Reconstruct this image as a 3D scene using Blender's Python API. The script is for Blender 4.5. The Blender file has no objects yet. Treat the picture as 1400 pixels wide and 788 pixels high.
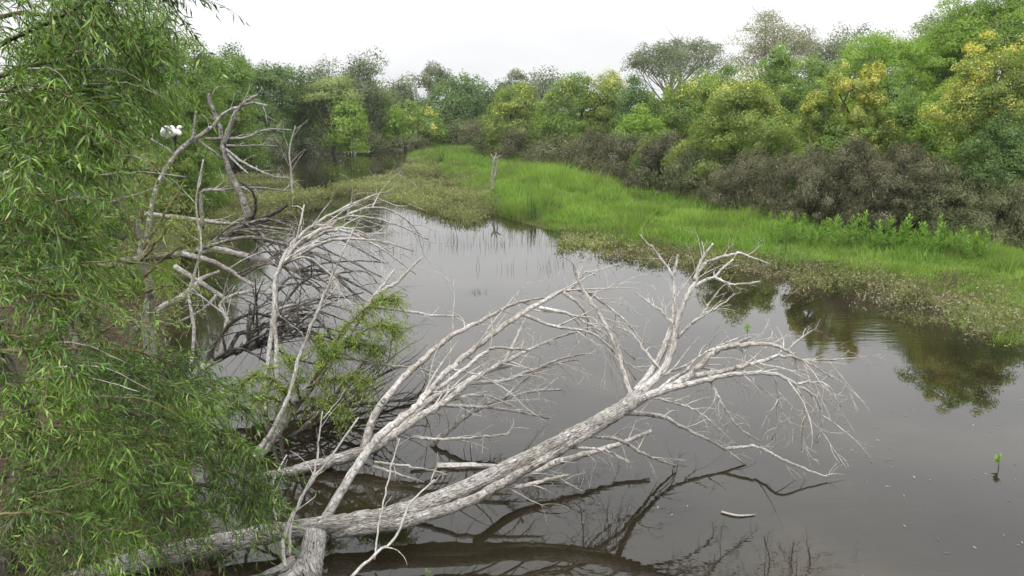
import bpy, math, random
import numpy as np
from mathutils import Vector, Matrix

# ------------------------------------------------------------------ camera, sky, sun, exposure
SC = bpy.context.scene
COL = SC.collection
CAM_H, PITCH, F = 4.0, math.radians(12.5), 1099.0        # eye height above the water, tilt down, focal length in photo pixels
cam_d = bpy.data.cameras.new("camera"); cam_d.sensor_width = 36.0; cam_d.lens = 36.0 * F / 1400.0
cam_d.clip_start = 0.05; cam_d.clip_end = 6000
cam = bpy.data.objects.new("camera", cam_d); COL.objects.link(cam)
cam.location = (0, 0, CAM_H); cam.rotation_euler = (math.pi / 2 - PITCH, 0, 0)
SC.camera = cam

SUN_EL, SUN_AZ = math.radians(58), math.radians(205)      # azimuth clockwise from +Y: behind the viewer, a little to the left
world = bpy.data.worlds.new("World"); SC.world = world; world.use_nodes = True
nt = world.node_tree; nt.nodes.clear()
wo = nt.nodes.new("ShaderNodeOutputWorld"); bg = nt.nodes.new("ShaderNodeBackground")
sky = nt.nodes.new("ShaderNodeTexSky"); sky.sky_type = 'NISHITA'; sky.sun_disc = False
sky.sun_elevation = SUN_EL; sky.sun_rotation = SUN_AZ; sky.air_density = 1.0; sky.dust_density = 6.0; sky.ozone_density = 1.0
tc = nt.nodes.new("ShaderNodeTexCoord"); sep = nt.nodes.new("ShaderNodeSeparateXYZ")
nt.links.new(tc.outputs['Generated'], sep.inputs[0])
# standard overcast cloud deck: brighter towards the zenith (CIE overcast), softly mottled
mz = nt.nodes.new("ShaderNodeMath"); mz.operation = 'MAXIMUM'; mz.inputs[1].default_value = 0.0
nt.links.new(sep.outputs['Z'], mz.inputs[0])
ml = nt.nodes.new("ShaderNodeMath"); ml.operation = 'MULTIPLY_ADD'; ml.inputs[1].default_value = 13.6; ml.inputs[2].default_value = 6.6
nt.links.new(mz.outputs[0], ml.inputs[0])
wmap = nt.nodes.new("ShaderNodeMapping"); wmap.inputs['Scale'].default_value = (1.0, 1.0, 3.2)
nt.links.new(tc.outputs['Generated'], wmap.inputs[0])
wn = nt.nodes.new("ShaderNodeTexNoise"); wn.inputs['Scale'].default_value = 2.3; wn.inputs['Detail'].default_value = 5; wn.inputs['Roughness'].default_value = .5
nt.links.new(wmap.outputs[0], wn.inputs['Vector'])
wr = nt.nodes.new("ShaderNodeValToRGB")
wr.color_ramp.elements[0].position = .34; wr.color_ramp.elements[0].color = (.87, .88, .905, 1)
wr.color_ramp.elements[1].position = .62; wr.color_ramp.elements[1].color = (1.07, 1.07, 1.07, 1)
nt.links.new(wn.outputs['Fac'], wr.inputs[0])
wv = nt.nodes.new("ShaderNodeVectorMath"); wv.operation = 'SCALE'
nt.links.new(wr.outputs[0], wv.inputs[0]); nt.links.new(ml.outputs[0], wv.inputs['Scale'])
wm = nt.nodes.new("ShaderNodeMixRGB"); wm.inputs[0].default_value = .90
nt.links.new(sky.outputs[0], wm.inputs[1]); nt.links.new(wv.outputs[0], wm.inputs[2])
nt.links.new(wm.outputs[0], bg.inputs[0]); bg.inputs[1].default_value = 0.11
nt.links.new(bg.outputs[0], wo.inputs[0])

sun_d = bpy.data.lights.new("sun", 'SUN'); sun_d.energy = 1.5; sun_d.angle = math.radians(20); sun_d.color = (1.0, .965, .91)
sun = bpy.data.objects.new("sun", sun_d); COL.objects.link(sun); sun.location = (-10, -20, 40)
sd = Vector((math.sin(SUN_AZ) * math.cos(SUN_EL), math.cos(SUN_AZ) * math.cos(SUN_EL), math.sin(SUN_EL)))
sun.rotation_euler = sd.to_track_quat('Z', 'Y').to_euler()

SC.view_settings.view_transform = 'Standard'; SC.view_settings.look = 'None'
SC.view_settings.exposure = 0.45; SC.view_settings.gamma = 1.0; SC.view_settings.use_curve_mapping = False
SC.render.engine = 'CYCLES'
SC.cycles.max_bounces = 6; SC.cycles.diffuse_bounces = 3; SC.cycles.glossy_bounces = 3
SC.cycles.transmission_bounces = 4; SC.cycles.transparent_max_bounces = 6
SC.cycles.use_denoising = True; SC.cycles.denoiser = 'OPENIMAGEDENOISE'
SC.cycles.caustics_reflective = False; SC.cycles.caustics_refractive = False

# ------------------------------------------------------------------ helpers
RNG = np.random.default_rng(11)
cP, sP = math.cos(PITCH), math.sin(PITCH)

def P(px, py, Y):
    """survey helper: world point at forward distance Y seen in the direction measured at (px, py) in the photograph"""
    x = (px - 700) / F; u = -(py - 394) / F
    d = np.array([x, cP + u * sP, -sP + u * cP])
    return np.array([0, 0, CAM_H]) + d * (Y / d[1])

def G(px, py, z=0.0):
    x = (px - 700) / F; u = -(py - 394) / F
    d = np.array([x, cP + u * sP, -sP + u * cP])
    return np.array([0, 0, CAM_H]) + d * ((z - CAM_H) / d[2])

def tag(o, label=None, cat=None, group=None, kind=None):
    if label: o["label"] = label
    if cat: o["category"] = cat
    if group: o["group"] = group
    if kind: o["kind"] = kind
    return o

def empty(name, loc, label, cat, group=None):
    o = bpy.data.objects.new(name, None); COL.objects.link(o); o.location = [float(v) for v in loc]
    o.empty_display_size = .2
    return tag(o, label, cat, group)

def np_mesh(name, V, faces, mats, tint=None, uv=None, smooth=False, matidx=None):
    """faces: list of int arrays (M,k)"""
    me = bpy.data.meshes.new(name)
    V = np.asarray(V, np.float32)
    me.vertices.add(len(V)); me.vertices.foreach_set("co", V.ravel())
    loops = np.concatenate([f.ravel() for f in faces]).astype(np.int32)
    sizes = np.concatenate([np.full(len(f), f.shape[1], np.int32) for f in faces])
    starts = np.concatenate([[0], np.cumsum(sizes)[:-1]]).astype(np.int32)
    me.loops.add(len(loops)); me.loops.foreach_set("vertex_index", loops)
    me.polygons.add(len(sizes)); me.polygons.foreach_set("loop_start", starts)
    me.polygons.foreach_set("use_smooth", np.full(len(sizes), smooth, bool))
    if matidx is not None: me.polygons.foreach_set("material_index", np.asarray(matidx, np.int32))
    if tint is not None:
        a = me.attributes.new("tint", 'FLOAT', 'FACE'); a.data.foreach_set("value", np.asarray(tint, np.float32))
    if uv is not None:
        l = me.uv_layers.new(name="UVMap"); l.data.foreach_set("uv", np.asarray(uv, np.float32)[loops].ravel())
    for m in (mats if isinstance(mats, (list, tuple)) else [mats]): me.materials.append(m)
    me.update(calc_edges=True)
    return me

def obj(name, me, parent=None, base=None):
    o = bpy.data.objects.new(name, me); COL.objects.link(o)
    if parent is not None:
        o.parent = parent
        if parent.type == 'EMPTY': o.location = -parent.location          # meshes are modelled in world metres
    return o

def top_mesh(name, me, base, label, cat, group=None, kind=None):
    """a one-mesh thing: origin at its base"""
    b = np.asarray(base, np.float32)
    n = len(me.vertices); co = np.empty(n * 3, np.float32); me.vertices.foreach_get("co", co)
    me.vertices.foreach_set("co", (co.reshape(-1, 3) - b).ravel()); me.update()
    o = bpy.data.objects.new(name, me); COL.objects.link(o); o.location = [float(v) for v in b]
    return tag(o, label, cat, group, kind)

def unit(v): return v / np.maximum(np.linalg.norm(v, axis=-1, keepdims=True), 1e-9)

def spline(pts, per=5):
    """Catmull-Rom through rows of pts (any columns)"""
    p = np.asarray(pts, float)
    if len(p) < 3:
        t = np.linspace(0, 1, per + 1)[:, None]; return p[0] * (1 - t) + p[-1] * t
    q = np.vstack([2 * p[0] - p[1], p, 2 * p[-1] - p[-2]])
    out = []
    for i in range(1, len(q) - 2):
        t = np.linspace(0, 1, per, endpoint=False)[:, None]
        a, b, c, d = q[i - 1], q[i], q[i + 1], q[i + 2]
        out.append(.5 * ((2 * b) + (-a + c) * t + (2 * a - 5 * b + 4 * c - d) * t ** 2 + (-a + 3 * b - 3 * c + d) * t ** 3))
    out.append(q[-2:-1]); return np.vstack(out)

class Tubes:
    """collects tapered tubes into one mesh"""
    def __init__(s): s.V = []; s.F = []; s.U = []; s.T = []; s.n = 0
    def add(s, pts, rad, k=6, rough=0.0, rng=RNG, cap=True):
        pts = np.asarray(pts, float); rad = np.asarray(rad, float); n = len(pts)
        t = unit(np.gradient(pts, axis=0))
        ref = np.array([0, 0, 1.0]) if abs(t[0, 2]) < .9 else np.array([1.0, 0, 0])
        if np.abs(t @ ref).max() < .93: s1 = unit(np.cross(t, ref))
        else:                                            # carry the frame along stems that turn through the reference axis
            s1 = np.empty_like(t); v = np.cross(t[0], ref)
            for q in range(n): v = v - t[q] * (v @ t[q]); v = v / max(np.linalg.norm(v), 1e-9); s1[q] = v
        s2 = np.cross(t, s1)
        a = np.linspace(0, 2 * math.pi, k, endpoint=False) + rng.uniform(0, 6)
        r = rad[:, None] * (1 + rough * rng.normal(size=(n, k)))
        if rough > 0:      # slow lumps and flutes that run along the stem
            r *= 1 + rough * 1.4 * np.sin(2 * a[None] + np.linspace(0, n * .22, n)[:, None] + rng.uniform(0, 6)) * .6
        ring = pts[:, None, :] + r[..., None] * (np.cos(a)[None, :, None] * s1[:, None, :] + np.sin(a)[None, :, None] * s2[:, None, :])
        L = np.concatenate([[0], np.cumsum(np.linalg.norm(np.diff(pts, axis=0), axis=1))])
        o = rng.uniform(0, 50)
        uu = np.abs((np.arange(k) / k) * 2 - 1)[None, :].repeat(n, 0) * (rad.mean() * 3.1)   # mirrored round the stem: no seam
        uv = np.stack([uu + o, L[:, None].repeat(k, 1) + o], -1)
        i = np.arange(n - 1)[:, None] * k; j = np.arange(k)[None]; j2 = (j + 1) % k
        f = np.stack([i + j, i + j2, i + k + j2, i + k + j], -1).reshape(-1, 4) + s.n
        s.V.append(ring.reshape(-1, 3)); s.U.append(uv.reshape(-1, 2)); s.F.append(f); s.n += n * k
        if cap:
            for e, rr in ((0, 0), (n - 1, 1)):
                s.V.append(pts[e:e + 1]); s.U.append(np.array([[o, L[e] + o]])); c = s.n; s.n += 1
                b = c - k if rr else c - n * k - 0
                b = (c - 1 - k) if (rr) else (c - n * k)
                jj = np.arange(k); 
                tri = np.stack([b + jj, b + (jj + 1) % k, np.full(k, c)], -1)
                s.T.append(tri if rr else tri[:, ::-1])
        return s
    def mesh(s, name, mat, smooth=True):
        fs = [np.vstack(s.F)]
        if s.T: fs.append(np.vstack(s.T))
        return np_mesh(name, np.vstack(s.V), fs, mat, uv=np.vstack(s.U), smooth=smooth)

def leaf_quads(c, a, w, length, width):
    """diamond leaves: centre c, long axis a, side axis w"""
    n = len(c); L = np.asarray(length).reshape(-1, 1) * .5; W = np.asarray(width).reshape(-1, 1) * .5
    V = np.empty((n, 4, 3)); V[:, 0] = c - a * L; V[:, 1] = c + w * W - a * L * .15; V[:, 2] = c + a * L; V[:, 3] = c - w * W - a * L * .15
    return V.reshape(-1, 3), np.arange(n * 4).reshape(n, 4)

def leaf_tris(c, a, w, length, width):
    n = len(c); L = np.asarray(length).reshape(-1, 1) * .5; W = np.asarray(width).reshape(-1, 1) * .5
    V = np.empty((n, 3, 3)); V[:, 0] = c + a * L * 1.1; V[:, 1] = c + w * W - a * L * .6; V[:, 2] = c - w * W * 1.0 - a * L * .5
    return V.reshape(-1, 3), np.arange(n * 3).reshape(n, 3)

def rand_dirs(n, rng): return unit(rng.normal(size=(n, 3)))

def vnoise(x, y, scale, seed=0):
    """smooth 2-D value noise in 0..1"""
    r = np.random.default_rng(seed).random((64, 64))
    X, Y = x / scale, y / scale; xi, yi = np.floor(X).astype(int), np.floor(Y).astype(int); fx, fy = X - xi, Y - yi
    fx = fx * fx * (3 - 2 * fx); fy = fy * fy * (3 - 2 * fy); g = lambda i, j: r[i % 64, j % 64]
    return (g(xi, yi) * (1 - fx) + g(xi + 1, yi) * fx) * (1 - fy) + (g(xi, yi + 1) * (1 - fx) + g(xi + 1, yi + 1) * fx) * fy

def inpoly(x, y, poly):
    r = np.zeros(len(x), bool); n = len(poly)
    for i in range(n):
        x1, y1 = poly[i]; x2, y2 = poly[(i + 1) % n]
        if y1 == y2: continue
        c = ((y1 > y) != (y2 > y)) & (x < (x2 - x1) * (y - y1) / (y2 - y1) + x1); r ^= c
    return r

def polydist(x, y, poly, closed=True):
    d = np.full(len(x), 1e9); n = len(poly)
    for i in range(n if closed else n - 1):
        a = np.array(poly[i]); b = np.array(poly[(i + 1) % n]); ab = b - a
        t = np.clip(((x - a[0]) * ab[0] + (y - a[1]) * ab[1]) / max(ab @ ab, 1e-9), 0, 1)
        d = np.minimum(d, np.hypot(x - a[0] - t * ab[0], y - a[1] - t * ab[1]))
    return d

# ------------------------------------------------------------------ materials
def new_mat(name):
    m = bpy.data.materials.new(name); m.use_nodes = True; m.node_tree.nodes.clear(); return m, m.node_tree

def ramp(t, cols, pos=None):
    r = t.nodes.new("ShaderNodeValToRGB"); e = r.color_ramp.elements
    pos = pos or [i / (len(cols) - 1) for i in range(len(cols))]
    while len(e) < len(cols): e.new(.5)
    for i, (c, p) in enumerate(zip(cols, pos)): e[i].position = p; e[i].color = (*c, 1)
    return r

def leaf_mat(name, cols, trans=.42, gloss=.03, objrand=0.0):
    m, t = new_mat(name); N = t.nodes; L = t.links
    at = N.new("ShaderNodeAttribute"); at.attribute_name = "tint"
    r = ramp(t, cols); L.new(at.outputs['Fac'], r.inputs[0])
    d = N.new("ShaderNodeBsdfDiffuse"); tr = N.new("ShaderNodeBsdfTranslucent"); g = N.new("ShaderNodeBsdfGlossy"); g.inputs['Roughness'].default_value = .38
    L.new(r.outputs[0], d.inputs[0])
    hs = N.new("ShaderNodeHueSaturation"); hs.inputs['Hue'].default_value = .498; hs.inputs['Saturation'].default_value = 1.1; hs.inputs['Value'].default_value = 1.15
    L.new(r.outputs[0], hs.inputs['Color']); L.new(hs.outputs[0], tr.inputs[0])
    m1 = N.new("ShaderNodeMixShader"); m1.inputs[0].default_value = trans; L.new(d.outputs[0], m1.inputs[1]); L.new(tr.outputs[0], m1.inputs[2])
    m2 = N.new("ShaderNodeMixShader"); m2.inputs[0].default_value = gloss; L.new(m1.outputs[0], m2.inputs[1]); L.new(g.outputs[0], m2.inputs[2])
    g.inputs['Color'].default_value = (.7, .75, .7, 1)
    o = N.new("ShaderNodeOutputMaterial"); L.new(m2.outputs[0], o.inputs[0]); return m

def bark_mat(name, dark, mid, light, streak=26.0, bump=.5, crack=.36, wet_top=.055):
    """weathered wood: long grain, cracks along the stem, lichen-pale patches"""
    m, t = new_mat(name); N = t.nodes; L = t.links
    uv = N.new("ShaderNodeUVMap"); uv.uv_map = "UVMap"
    mp = N.new("ShaderNodeMapping"); mp.inputs['Scale'].default_value = (streak, streak * .22, 1); L.new(uv.outputs[0], mp.inputs[0])
    n1 = N.new("ShaderNodeTexNoise"); n1.inputs['Scale'].default_value = 1.6; n1.inputs['Detail'].default_value = 6; n1.inputs['Roughness'].default_value = .62; n1.inputs['Distortion'].default_value = .8
    L.new(mp.outputs[0], n1.inputs['Vector'])
    geo = N.new("ShaderNodeNewGeometry")
    n2 = N.new("ShaderNodeTexNoise"); n2.inputs['Scale'].default_value = 3.1; n2.inputs['Detail'].default_value = 4; L.new(geo.outputs['Position'], n2.inputs['Vector'])
    vo = N.new("ShaderNodeTexVoronoi"); vo.feature = 'DISTANCE_TO_EDGE'; vo.inputs['Scale'].default_value = 1.25; L.new(mp.outputs[0], vo.inputs['Vector'])
    r1 = ramp(t, [dark, mid, light], [crack - .02, crack + .10, .68]); L.new(n1.outputs['Fac'], r1.inputs[0])
    rc = ramp(t, [(.45, .43, .40), (1, 1, 1)], [.0, .09]); L.new(vo.outputs['Distance'], rc.inputs[0])
    mu = N.new("ShaderNodeMixRGB"); mu.blend_type = 'MULTIPLY'; mu.inputs[0].default_value = .8; L.new(r1.outputs[0], mu.inputs[1]); L.new(rc.outputs[0], mu.inputs[2])
    r2 = ramp(t, [(.62, .58, .53), (1.08, 1.07, 1.05)], [.35, .62]); L.new(n2.outputs['Fac'], r2.inputs[0])
    mv = N.new("ShaderNodeMixRGB"); mv.blend_type = 'MULTIPLY'; mv.inputs[0].default_value = .9; L.new(mu.outputs[0], mv.inputs[1]); L.new(r2.outputs[0], mv.inputs[2])
    b = N.new("ShaderNodeBsdfPrincipled"); b.inputs['Roughness'].default_value = .88; b.inputs['Specular IOR Level'].default_value = .2
    sz = N.new("ShaderNodeSeparateXYZ"); L.new(geo.outputs['Position'], sz.inputs[0])
    wz = N.new("ShaderNodeMapRange"); wz.inputs['From Min'].default_value = wet_top - .055; wz.inputs['From Max'].default_value = wet_top; wz.inputs['To Min'].default_value = .28; L.new(sz.outputs['Z'], wz.inputs[0])
    wet = N.new("ShaderNodeVectorMath"); wet.operation = 'SCALE'; L.new(mv.outputs[0], wet.inputs[0]); L.new(wz.outputs[0], wet.inputs['Scale'])    # soaked wood at the waterline
    L.new(wet.outputs[0], b.inputs['Base Color'])
    ad = N.new("ShaderNodeMath"); ad.operation = 'MULTIPLY'; L.new(n1.outputs['Fac'], ad.inputs[0]); L.new(rc.outputs[0], ad.inputs[1])
    bp = N.new("ShaderNodeBump"); bp.inputs['Strength'].default_value = bump; bp.inputs['Distance'].default_value = .025; L.new(ad.outputs[0], bp.inputs['Height']); L.new(bp.outputs[0], b.inputs['Normal'])
    o = N.new("ShaderNodeOutputMaterial"); L.new(b.outputs[0], o.inputs[0]); return m

def plain_mat(name, col, rough=.7, spec=.3):
    m, t = new_mat(name); N = t.nodes; L = t.links
    geo = N.new("ShaderNodeNewGeometry"); n = N.new("ShaderNodeTexNoise"); n.inputs['Scale'].default_value = 40; L.new(geo.outputs['Position'], n.inputs['Vector'])
    r = ramp(t, [tuple(c * .8 for c in col), tuple(min(1, c * 1.12) for c in col)], [.35, .65]); L.new(n.outputs['Fac'], r.inputs[0])
    b = N.new("ShaderNodeBsdfPrincipled"); b.inputs['Roughness'].default_value = rough; b.inputs['Specular IOR Level'].default_value = spec
    L.new(r.outputs[0], b.inputs['Base Color']); o = N.new("ShaderNodeOutputMaterial"); L.new(b.outputs[0], o.inputs[0]); return m

M = {}
M['willow'] = leaf_mat('willow_leaf', [(.020, .052, .006), (.076, .165, .013), (.16, .30, .028), (.38, .46, .13)], .26, .06)
M['willow_pale'] = leaf_mat('pale_willow_leaf', [(.07, .10, .022), (.15, .20, .04), (.22, .28, .06), (.36, .39, .12)], .42, .04)
M['willow_fresh'] = leaf_mat('fresh_willow_leaf', [(.055, .10, .014), (.15, .23, .03), (.24, .34, .05), (.36, .44, .12)], .42, .04)
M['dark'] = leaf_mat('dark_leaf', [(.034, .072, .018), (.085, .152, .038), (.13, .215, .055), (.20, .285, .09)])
M['mid'] = leaf_mat('mid_green_leaf', [(.052, .10, .018), (.122, .205, .036), (.18, .28, .052), (.26, .36, .09)])
M['bright'] = leaf_mat('bright_green_leaf', [(.075, .14, .018), (.175, .295, .040), (.25, .38, .055), (.33, .45, .10)])
M['lime'] = leaf_mat('yellow_green_leaf', [(.07, .11, .03), (.17, .235, .07), (.26, .335, .105), (.38, .44, .18)])
M['olive'] = leaf_mat('olive_leaf', [(.058, .102, .018), (.136, .218, .040), (.195, .295, .056), (.285, .375, .095)])
M['yolive'] = leaf_mat('yellow_olive_leaf', [(.062, .100, .018), (.152, .222, .042), (.222, .298, .06), (.33, .39, .11)])
M['grey'] = leaf_mat('grey_green_leaf', [(.052, .072, .034), (.12, .155, .075), (.175, .21, .11), (.25, .28, .16)])
M['cream'] = leaf_mat('cream_green_leaf', [(.09, .11, .05), (.19, .20, .10), (.30, .30, .17), (.42, .40, .26)])
M['brown'] = leaf_mat('brown_scrub_leaf', [(.030, .033, .016), (.076, .079, .040), (.124, .122, .068), (.20, .195, .125)], .3, .02)
M['brownolive'] = leaf_mat('brown_olive_leaf', [(.034, .046, .018), (.088, .112, .044), (.14, .162, .07), (.22, .23, .12)], .3, .02)
M['blossom'] = leaf_mat('yellow_blossom', [(.30, .31, .05), (.47, .46, .085), (.62, .59, .14), (.74, .70, .26)], .3, .02)
M['grass'] = leaf_mat('bright_grass', [(.15, .14, .07), (.135, .19, .045), (.195, .315, .05), (.29, .43, .095)], .42, .02)
M['weed'] = leaf_mat('olive_weed', [(.08, .08, .04), (.16, .165, .07), (.22, .25, .085), (.32, .34, .14)], .35, .02)
M['dry'] = leaf_mat('dry_weed', [(.075, .070, .035), (.15, .135, .07), (.22, .20, .11), (.36, .33, .22)], .3, .03)
M['reed'] = leaf_mat('reed', [(.025, .05, .015), (.045, .10, .02), (.07, .15, .03), (.14, .17, .06)], .25, .05)
M['herb'] = leaf_mat('leafy_herb', [(.07, .15, .02), (.13, .25, .035), (.18, .32, .05), (.27, .40, .09)], .4, .03)
M['dead'] = bark_mat('dead_wood', (.06, .055, .05), (.40, .385, .365), (.70, .685, .66), 44, .7, .335)
M['furrow'] = bark_mat('furrowed_dead_bark', (.045, .041, .037), (.36, .345, .325), (.66, .645, .62), 40, 1.0, .365)
M['greydead'] = bark_mat('grey_dead_wood', (.05, .046, .042), (.26, .25, .235), (.50, .49, .47), 44, .6, .35)
M['twigwood'] = bark_mat('dead_twig_wood', (.16, .15, .14), (.42, .405, .38), (.66, .64, .61), 40, .2, .30)
M['greywood'] = bark_mat('grey_wood', (.035, .032, .028), (.15, .14, .125), (.34, .325, .30), 34, .8, .40)
M['drift'] = bark_mat('drift_wood', (.12, .11, .10), (.36, .345, .32), (.60, .58, .55), 40, .4, .32, wet_top=-.005)
M['darkwood'] = bark_mat('shaded_dead_wood', (.02, .018, .016), (.07, .062, .053), (.20, .185, .165), 30, .6, .40)  # darker copy of the dead wood, underside shade put into its colours
M['trunk'] = bark_mat('live_bark', (.03, .026, .02), (.10, .088, .07), (.22, .20, .17), 22, .8, .40)
M['palebark'] = bark_mat('pale_bark', (.12, .11, .10), (.26, .245, .225), (.42, .40, .38), 22, .4, .36)
M['stem'] = bark_mat('green_stem', (.05, .05, .02), (.13, .125, .055), (.24, .21, .12), 60, .2, .3)
M['debris'] = leaf_mat('floating_leaf', [(.06, .052, .03), (.13, .115, .07), (.22, .20, .13), (.42, .41, .33)], .1, .05)
M['feather'] = plain_mat('white_feather', (.80, .79, .76), .75, .2)
M['beak'] = plain_mat('dark_beak', (.03, .03, .035), .4, .4)
M['leg'] = plain_mat('dark_leg', (.035, .035, .03), .5, .3)
M['lore'] = plain_mat('yellow_lore', (.55, .40, .06), .5, .3)

# ground: soil, mud on the pond bed, short turf on the meadow
def ground_mat():
    m, t = new_mat('ground_soil'); N = t.nodes; L = t.links
    geo = N.new("ShaderNodeNewGeometry"); sp = N.new("ShaderNodeSeparateXYZ"); L.new(geo.outputs['Position'], sp.inputs[0])
    n = N.new("ShaderNodeTexNoise"); n.inputs['Scale'].default_value = .55; n.inputs['Detail'].default_value = 8; n.inputs['Roughness'].default_value = .6; L.new(geo.outputs['Position'], n.inputs['Vector'])
    n2 = N.new("ShaderNodeTexNoise"); n2.inputs['Scale'].default_value = 9; n2.inputs['Detail'].default_value = 5; L.new(geo.outputs['Position'], n2.inputs['Vector'])
    mud = ramp(t, [(.030, .024, .015), (.075, .058, .036), (.115, .090, .058)], [.3, .52, .72]); L.new(n.outputs['Fac'], mud.inputs[0])
    soil = ramp(t, [(.030, .032, .014), (.060, .085, .022), (.085, .135, .03)], [.3, .5, .7]); L.new(n2.outputs['Fac'], soil.inputs[0])
    mr = N.new("ShaderNodeMapRange"); mr.inputs['From Min'].default_value = -.02; mr.inputs['From Max'].default_value = .07; L.new(sp.outputs['Z'], mr.inputs[0])
    mx = N.new("ShaderNodeMixRGB"); L.new(mr.outputs[0], mx.inputs[0]); L.new(mud.outputs[0], mx.inputs[1]); L.new(soil.outputs[0], mx.inputs[2])
    # brown leaf litter on the left bank, darkened for the shade behind the willows
    lit = ramp(t, [(.016, .012, .008), (.045, .034, .022), (.085, .068, .045)], [.32, .52, .72]); L.new(n2.outputs['Fac'], lit.inputs[0])
    lx = N.new("ShaderNodeMapRange"); lx.inputs['From Min'].default_value = -1.6; lx.inputs['From Max'].default_value = -2.4; L.new(sp.outputs['X'], lx.inputs[0])
    ly = N.new("ShaderNodeMapRange"); ly.inputs['From Min'].default_value = 30; ly.inputs['From Max'].default_value = 22; L.new(sp.outputs['Y'], ly.inputs[0])
    lm = N.new("ShaderNodeMath"); lm.operation = 'MULTIPLY'; L.new(lx.outputs[0], lm.inputs[0]); L.new(ly.outputs[0], lm.inputs[1])
    my = N.new("ShaderNodeMixRGB"); L.new(lm.outputs[0], my.inputs[0]); L.new(mx.outputs[0], my.inputs[1]); L.new(lit.outputs[0], my.inputs[2]); mx = my
    b = N.new("ShaderNodeBsdfPrincipled"); b.inputs['Roughness'].default_value = .95; b.inputs['Specular IOR Level'].default_value = .1; L.new(mx.outputs[0], b.inputs['Base Color'])
    bp = N.new("ShaderNodeBump"); bp.inputs['Strength'].default_value = .6; bp.inputs['Distance'].default_value = .05; L.new(n2.outputs['Fac'], bp.inputs['Height']); L.new(bp.outputs[0], b.inputs['Normal'])
    o = N.new("ShaderNodeOutputMaterial"); L.new(b.outputs[0], o.inputs[0]); return m

def water_mat():
    """murky still water: silt scatters light below, the surface mirrors by Fresnel, faint wind ripples"""
    m, t = new_mat('murky_water'); N = t.nodes; L = t.links
    geo = N.new("ShaderNodeNewGeometry")
    mp = N.new("ShaderNodeMapping"); mp.inputs['Scale'].default_value = (.8, 3.0, 1); L.new(geo.outputs['Position'], mp.inputs[0])
    n1 = N.new("ShaderNodeTexNoise"); n1.inputs['Scale'].default_value = 2.4; n1.inputs['Detail'].default_value = 3; n1.inputs['Roughness'].default_value = .5; L.new(mp.outputs[0], n1.inputs['Vector'])
    n2 = N.new("ShaderNodeTexNoise"); n2.inputs['Scale'].default_value = .16; n2.inputs['Detail'].default_value = 2; L.new(geo.outputs['Position'], n2.inputs['Vector'])
    wr_ = N.new("ShaderNodeMapRange"); wr_.inputs['From Min'].default_value = .48; wr_.inputs['From Max'].default_value = .66; wr_.inputs['To Min'].default_value = .008; wr_.inputs['To Max'].default_value = .38; L.new(n2.outputs['Fac'], wr_.inputs[0])
    bp = N.new("ShaderNodeBump"); bp.inputs['Distance'].default_value = .012; L.new(wr_.outputs[0], bp.inputs['Strength']); L.new(n1.outputs['Fac'], bp.inputs['Height'])
    n3 = N.new("ShaderNodeTexNoise"); n3.inputs['Scale'].default_value = .5; n3.inputs['Detail'].default_value = 5; L.new(geo.outputs['Position'], n3.inputs['Vector'])
    silt = ramp(t, [(.013, .0108, .0060), (.024, .0195, .0108), (.044, .035, .0195)], [.35, .55, .72]); L.new(n3.outputs['Fac'], silt.inputs[0])
    d = N.new("ShaderNodeBsdfDiffuse"); L.new(silt.outputs[0], d.inputs[0])
    tr = N.new("ShaderNodeBsdfTransparent"); tr.inputs[0].default_value = (.50, .44, .30, 1)
    mb = N.new("ShaderNodeMixShader"); mb.inputs[0].default_value = .30; L.new(d.outputs[0], mb.inputs[1]); L.new(tr.outputs[0], mb.inputs[2])
    g = N.new("ShaderNodeBsdfGlossy"); g.inputs['Roughness'].default_value = .004; g.inputs['Color'].default_value = (.97, .97, .97, 1); L.new(bp.outputs[0], g.inputs['Normal'])
    fr = N.new("ShaderNodeFresnel"); fr.inputs['IOR'].default_value = 1.42; L.new(bp.outputs[0], fr.inputs['Normal'])
    ms = N.new("ShaderNodeMixShader"); L.new(fr.outputs[0], ms.inputs[0]); L.new(mb.outputs[0], ms.inputs[1]); L.new(g.outputs[0], ms.inputs[2])
    o = N.new("ShaderNodeOutputMaterial"); L.new(ms.outputs[0], o.inputs[0]); return m
M['ground'] = ground_mat(); M['water'] = water_mat()

# ------------------------------------------------------------------ ground and water
g2 = lambda px, py: tuple(G(px, py)[:2])
WATER = [(34, -40), (34, 4), (16, 11.5), g2(1400, 430), g2(1330, 416), g2(1260, 396), g2(1150, 376), g2(1040, 361), g2(930, 346), g2(820, 330),
         g2(745, 314), g2(690, 298), g2(660, 286), g2(640, 268), g2(622, 250), g2(590, 234), g2(556, 222), g2(556, 212), g2(580, 206),
         g2(540, 203.5), g2(480, 207), g2(420, 210), g2(392, 212), (-19.6, 60), (-17, 47), (-12.0, 30), (-8.6, 20), (-6.4, 14.5), (-4.7, 10.5), (-3.5, 8.2), (-2.7, 6.6), (-2.5, 5.0), (-3.5, 0), (-4, -40)]
def ground_z(x, y):
    sh = x.shape; x = x.ravel(); y = y.ravel()
    ins = inpoly(x, y, WATER); d = polydist(x, y, WATER)
    bump = (vnoise(x, y, 2.3, 3) - .5) * .06 + (vnoise(x, y, .9, 4) - .5) * .03
    land = .02 + .10 * np.clip(d / 3.0, 0, 1) + .5 * np.clip((d - 9) / 25, 0, 1) + bump * np.clip(d / .6, 0, 1)
    left = np.clip((-x - 2.0) / 2, 0, 1) * (y < 60)
    land = land + left * .35 * np.clip(d / 2.5, 0, 1)
    bed = -.05 - .55 * np.clip(d / 4.0, 0, 1) + bump * .8
    z = np.where(ins, bed, land)
    return z.reshape(sh)
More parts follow.
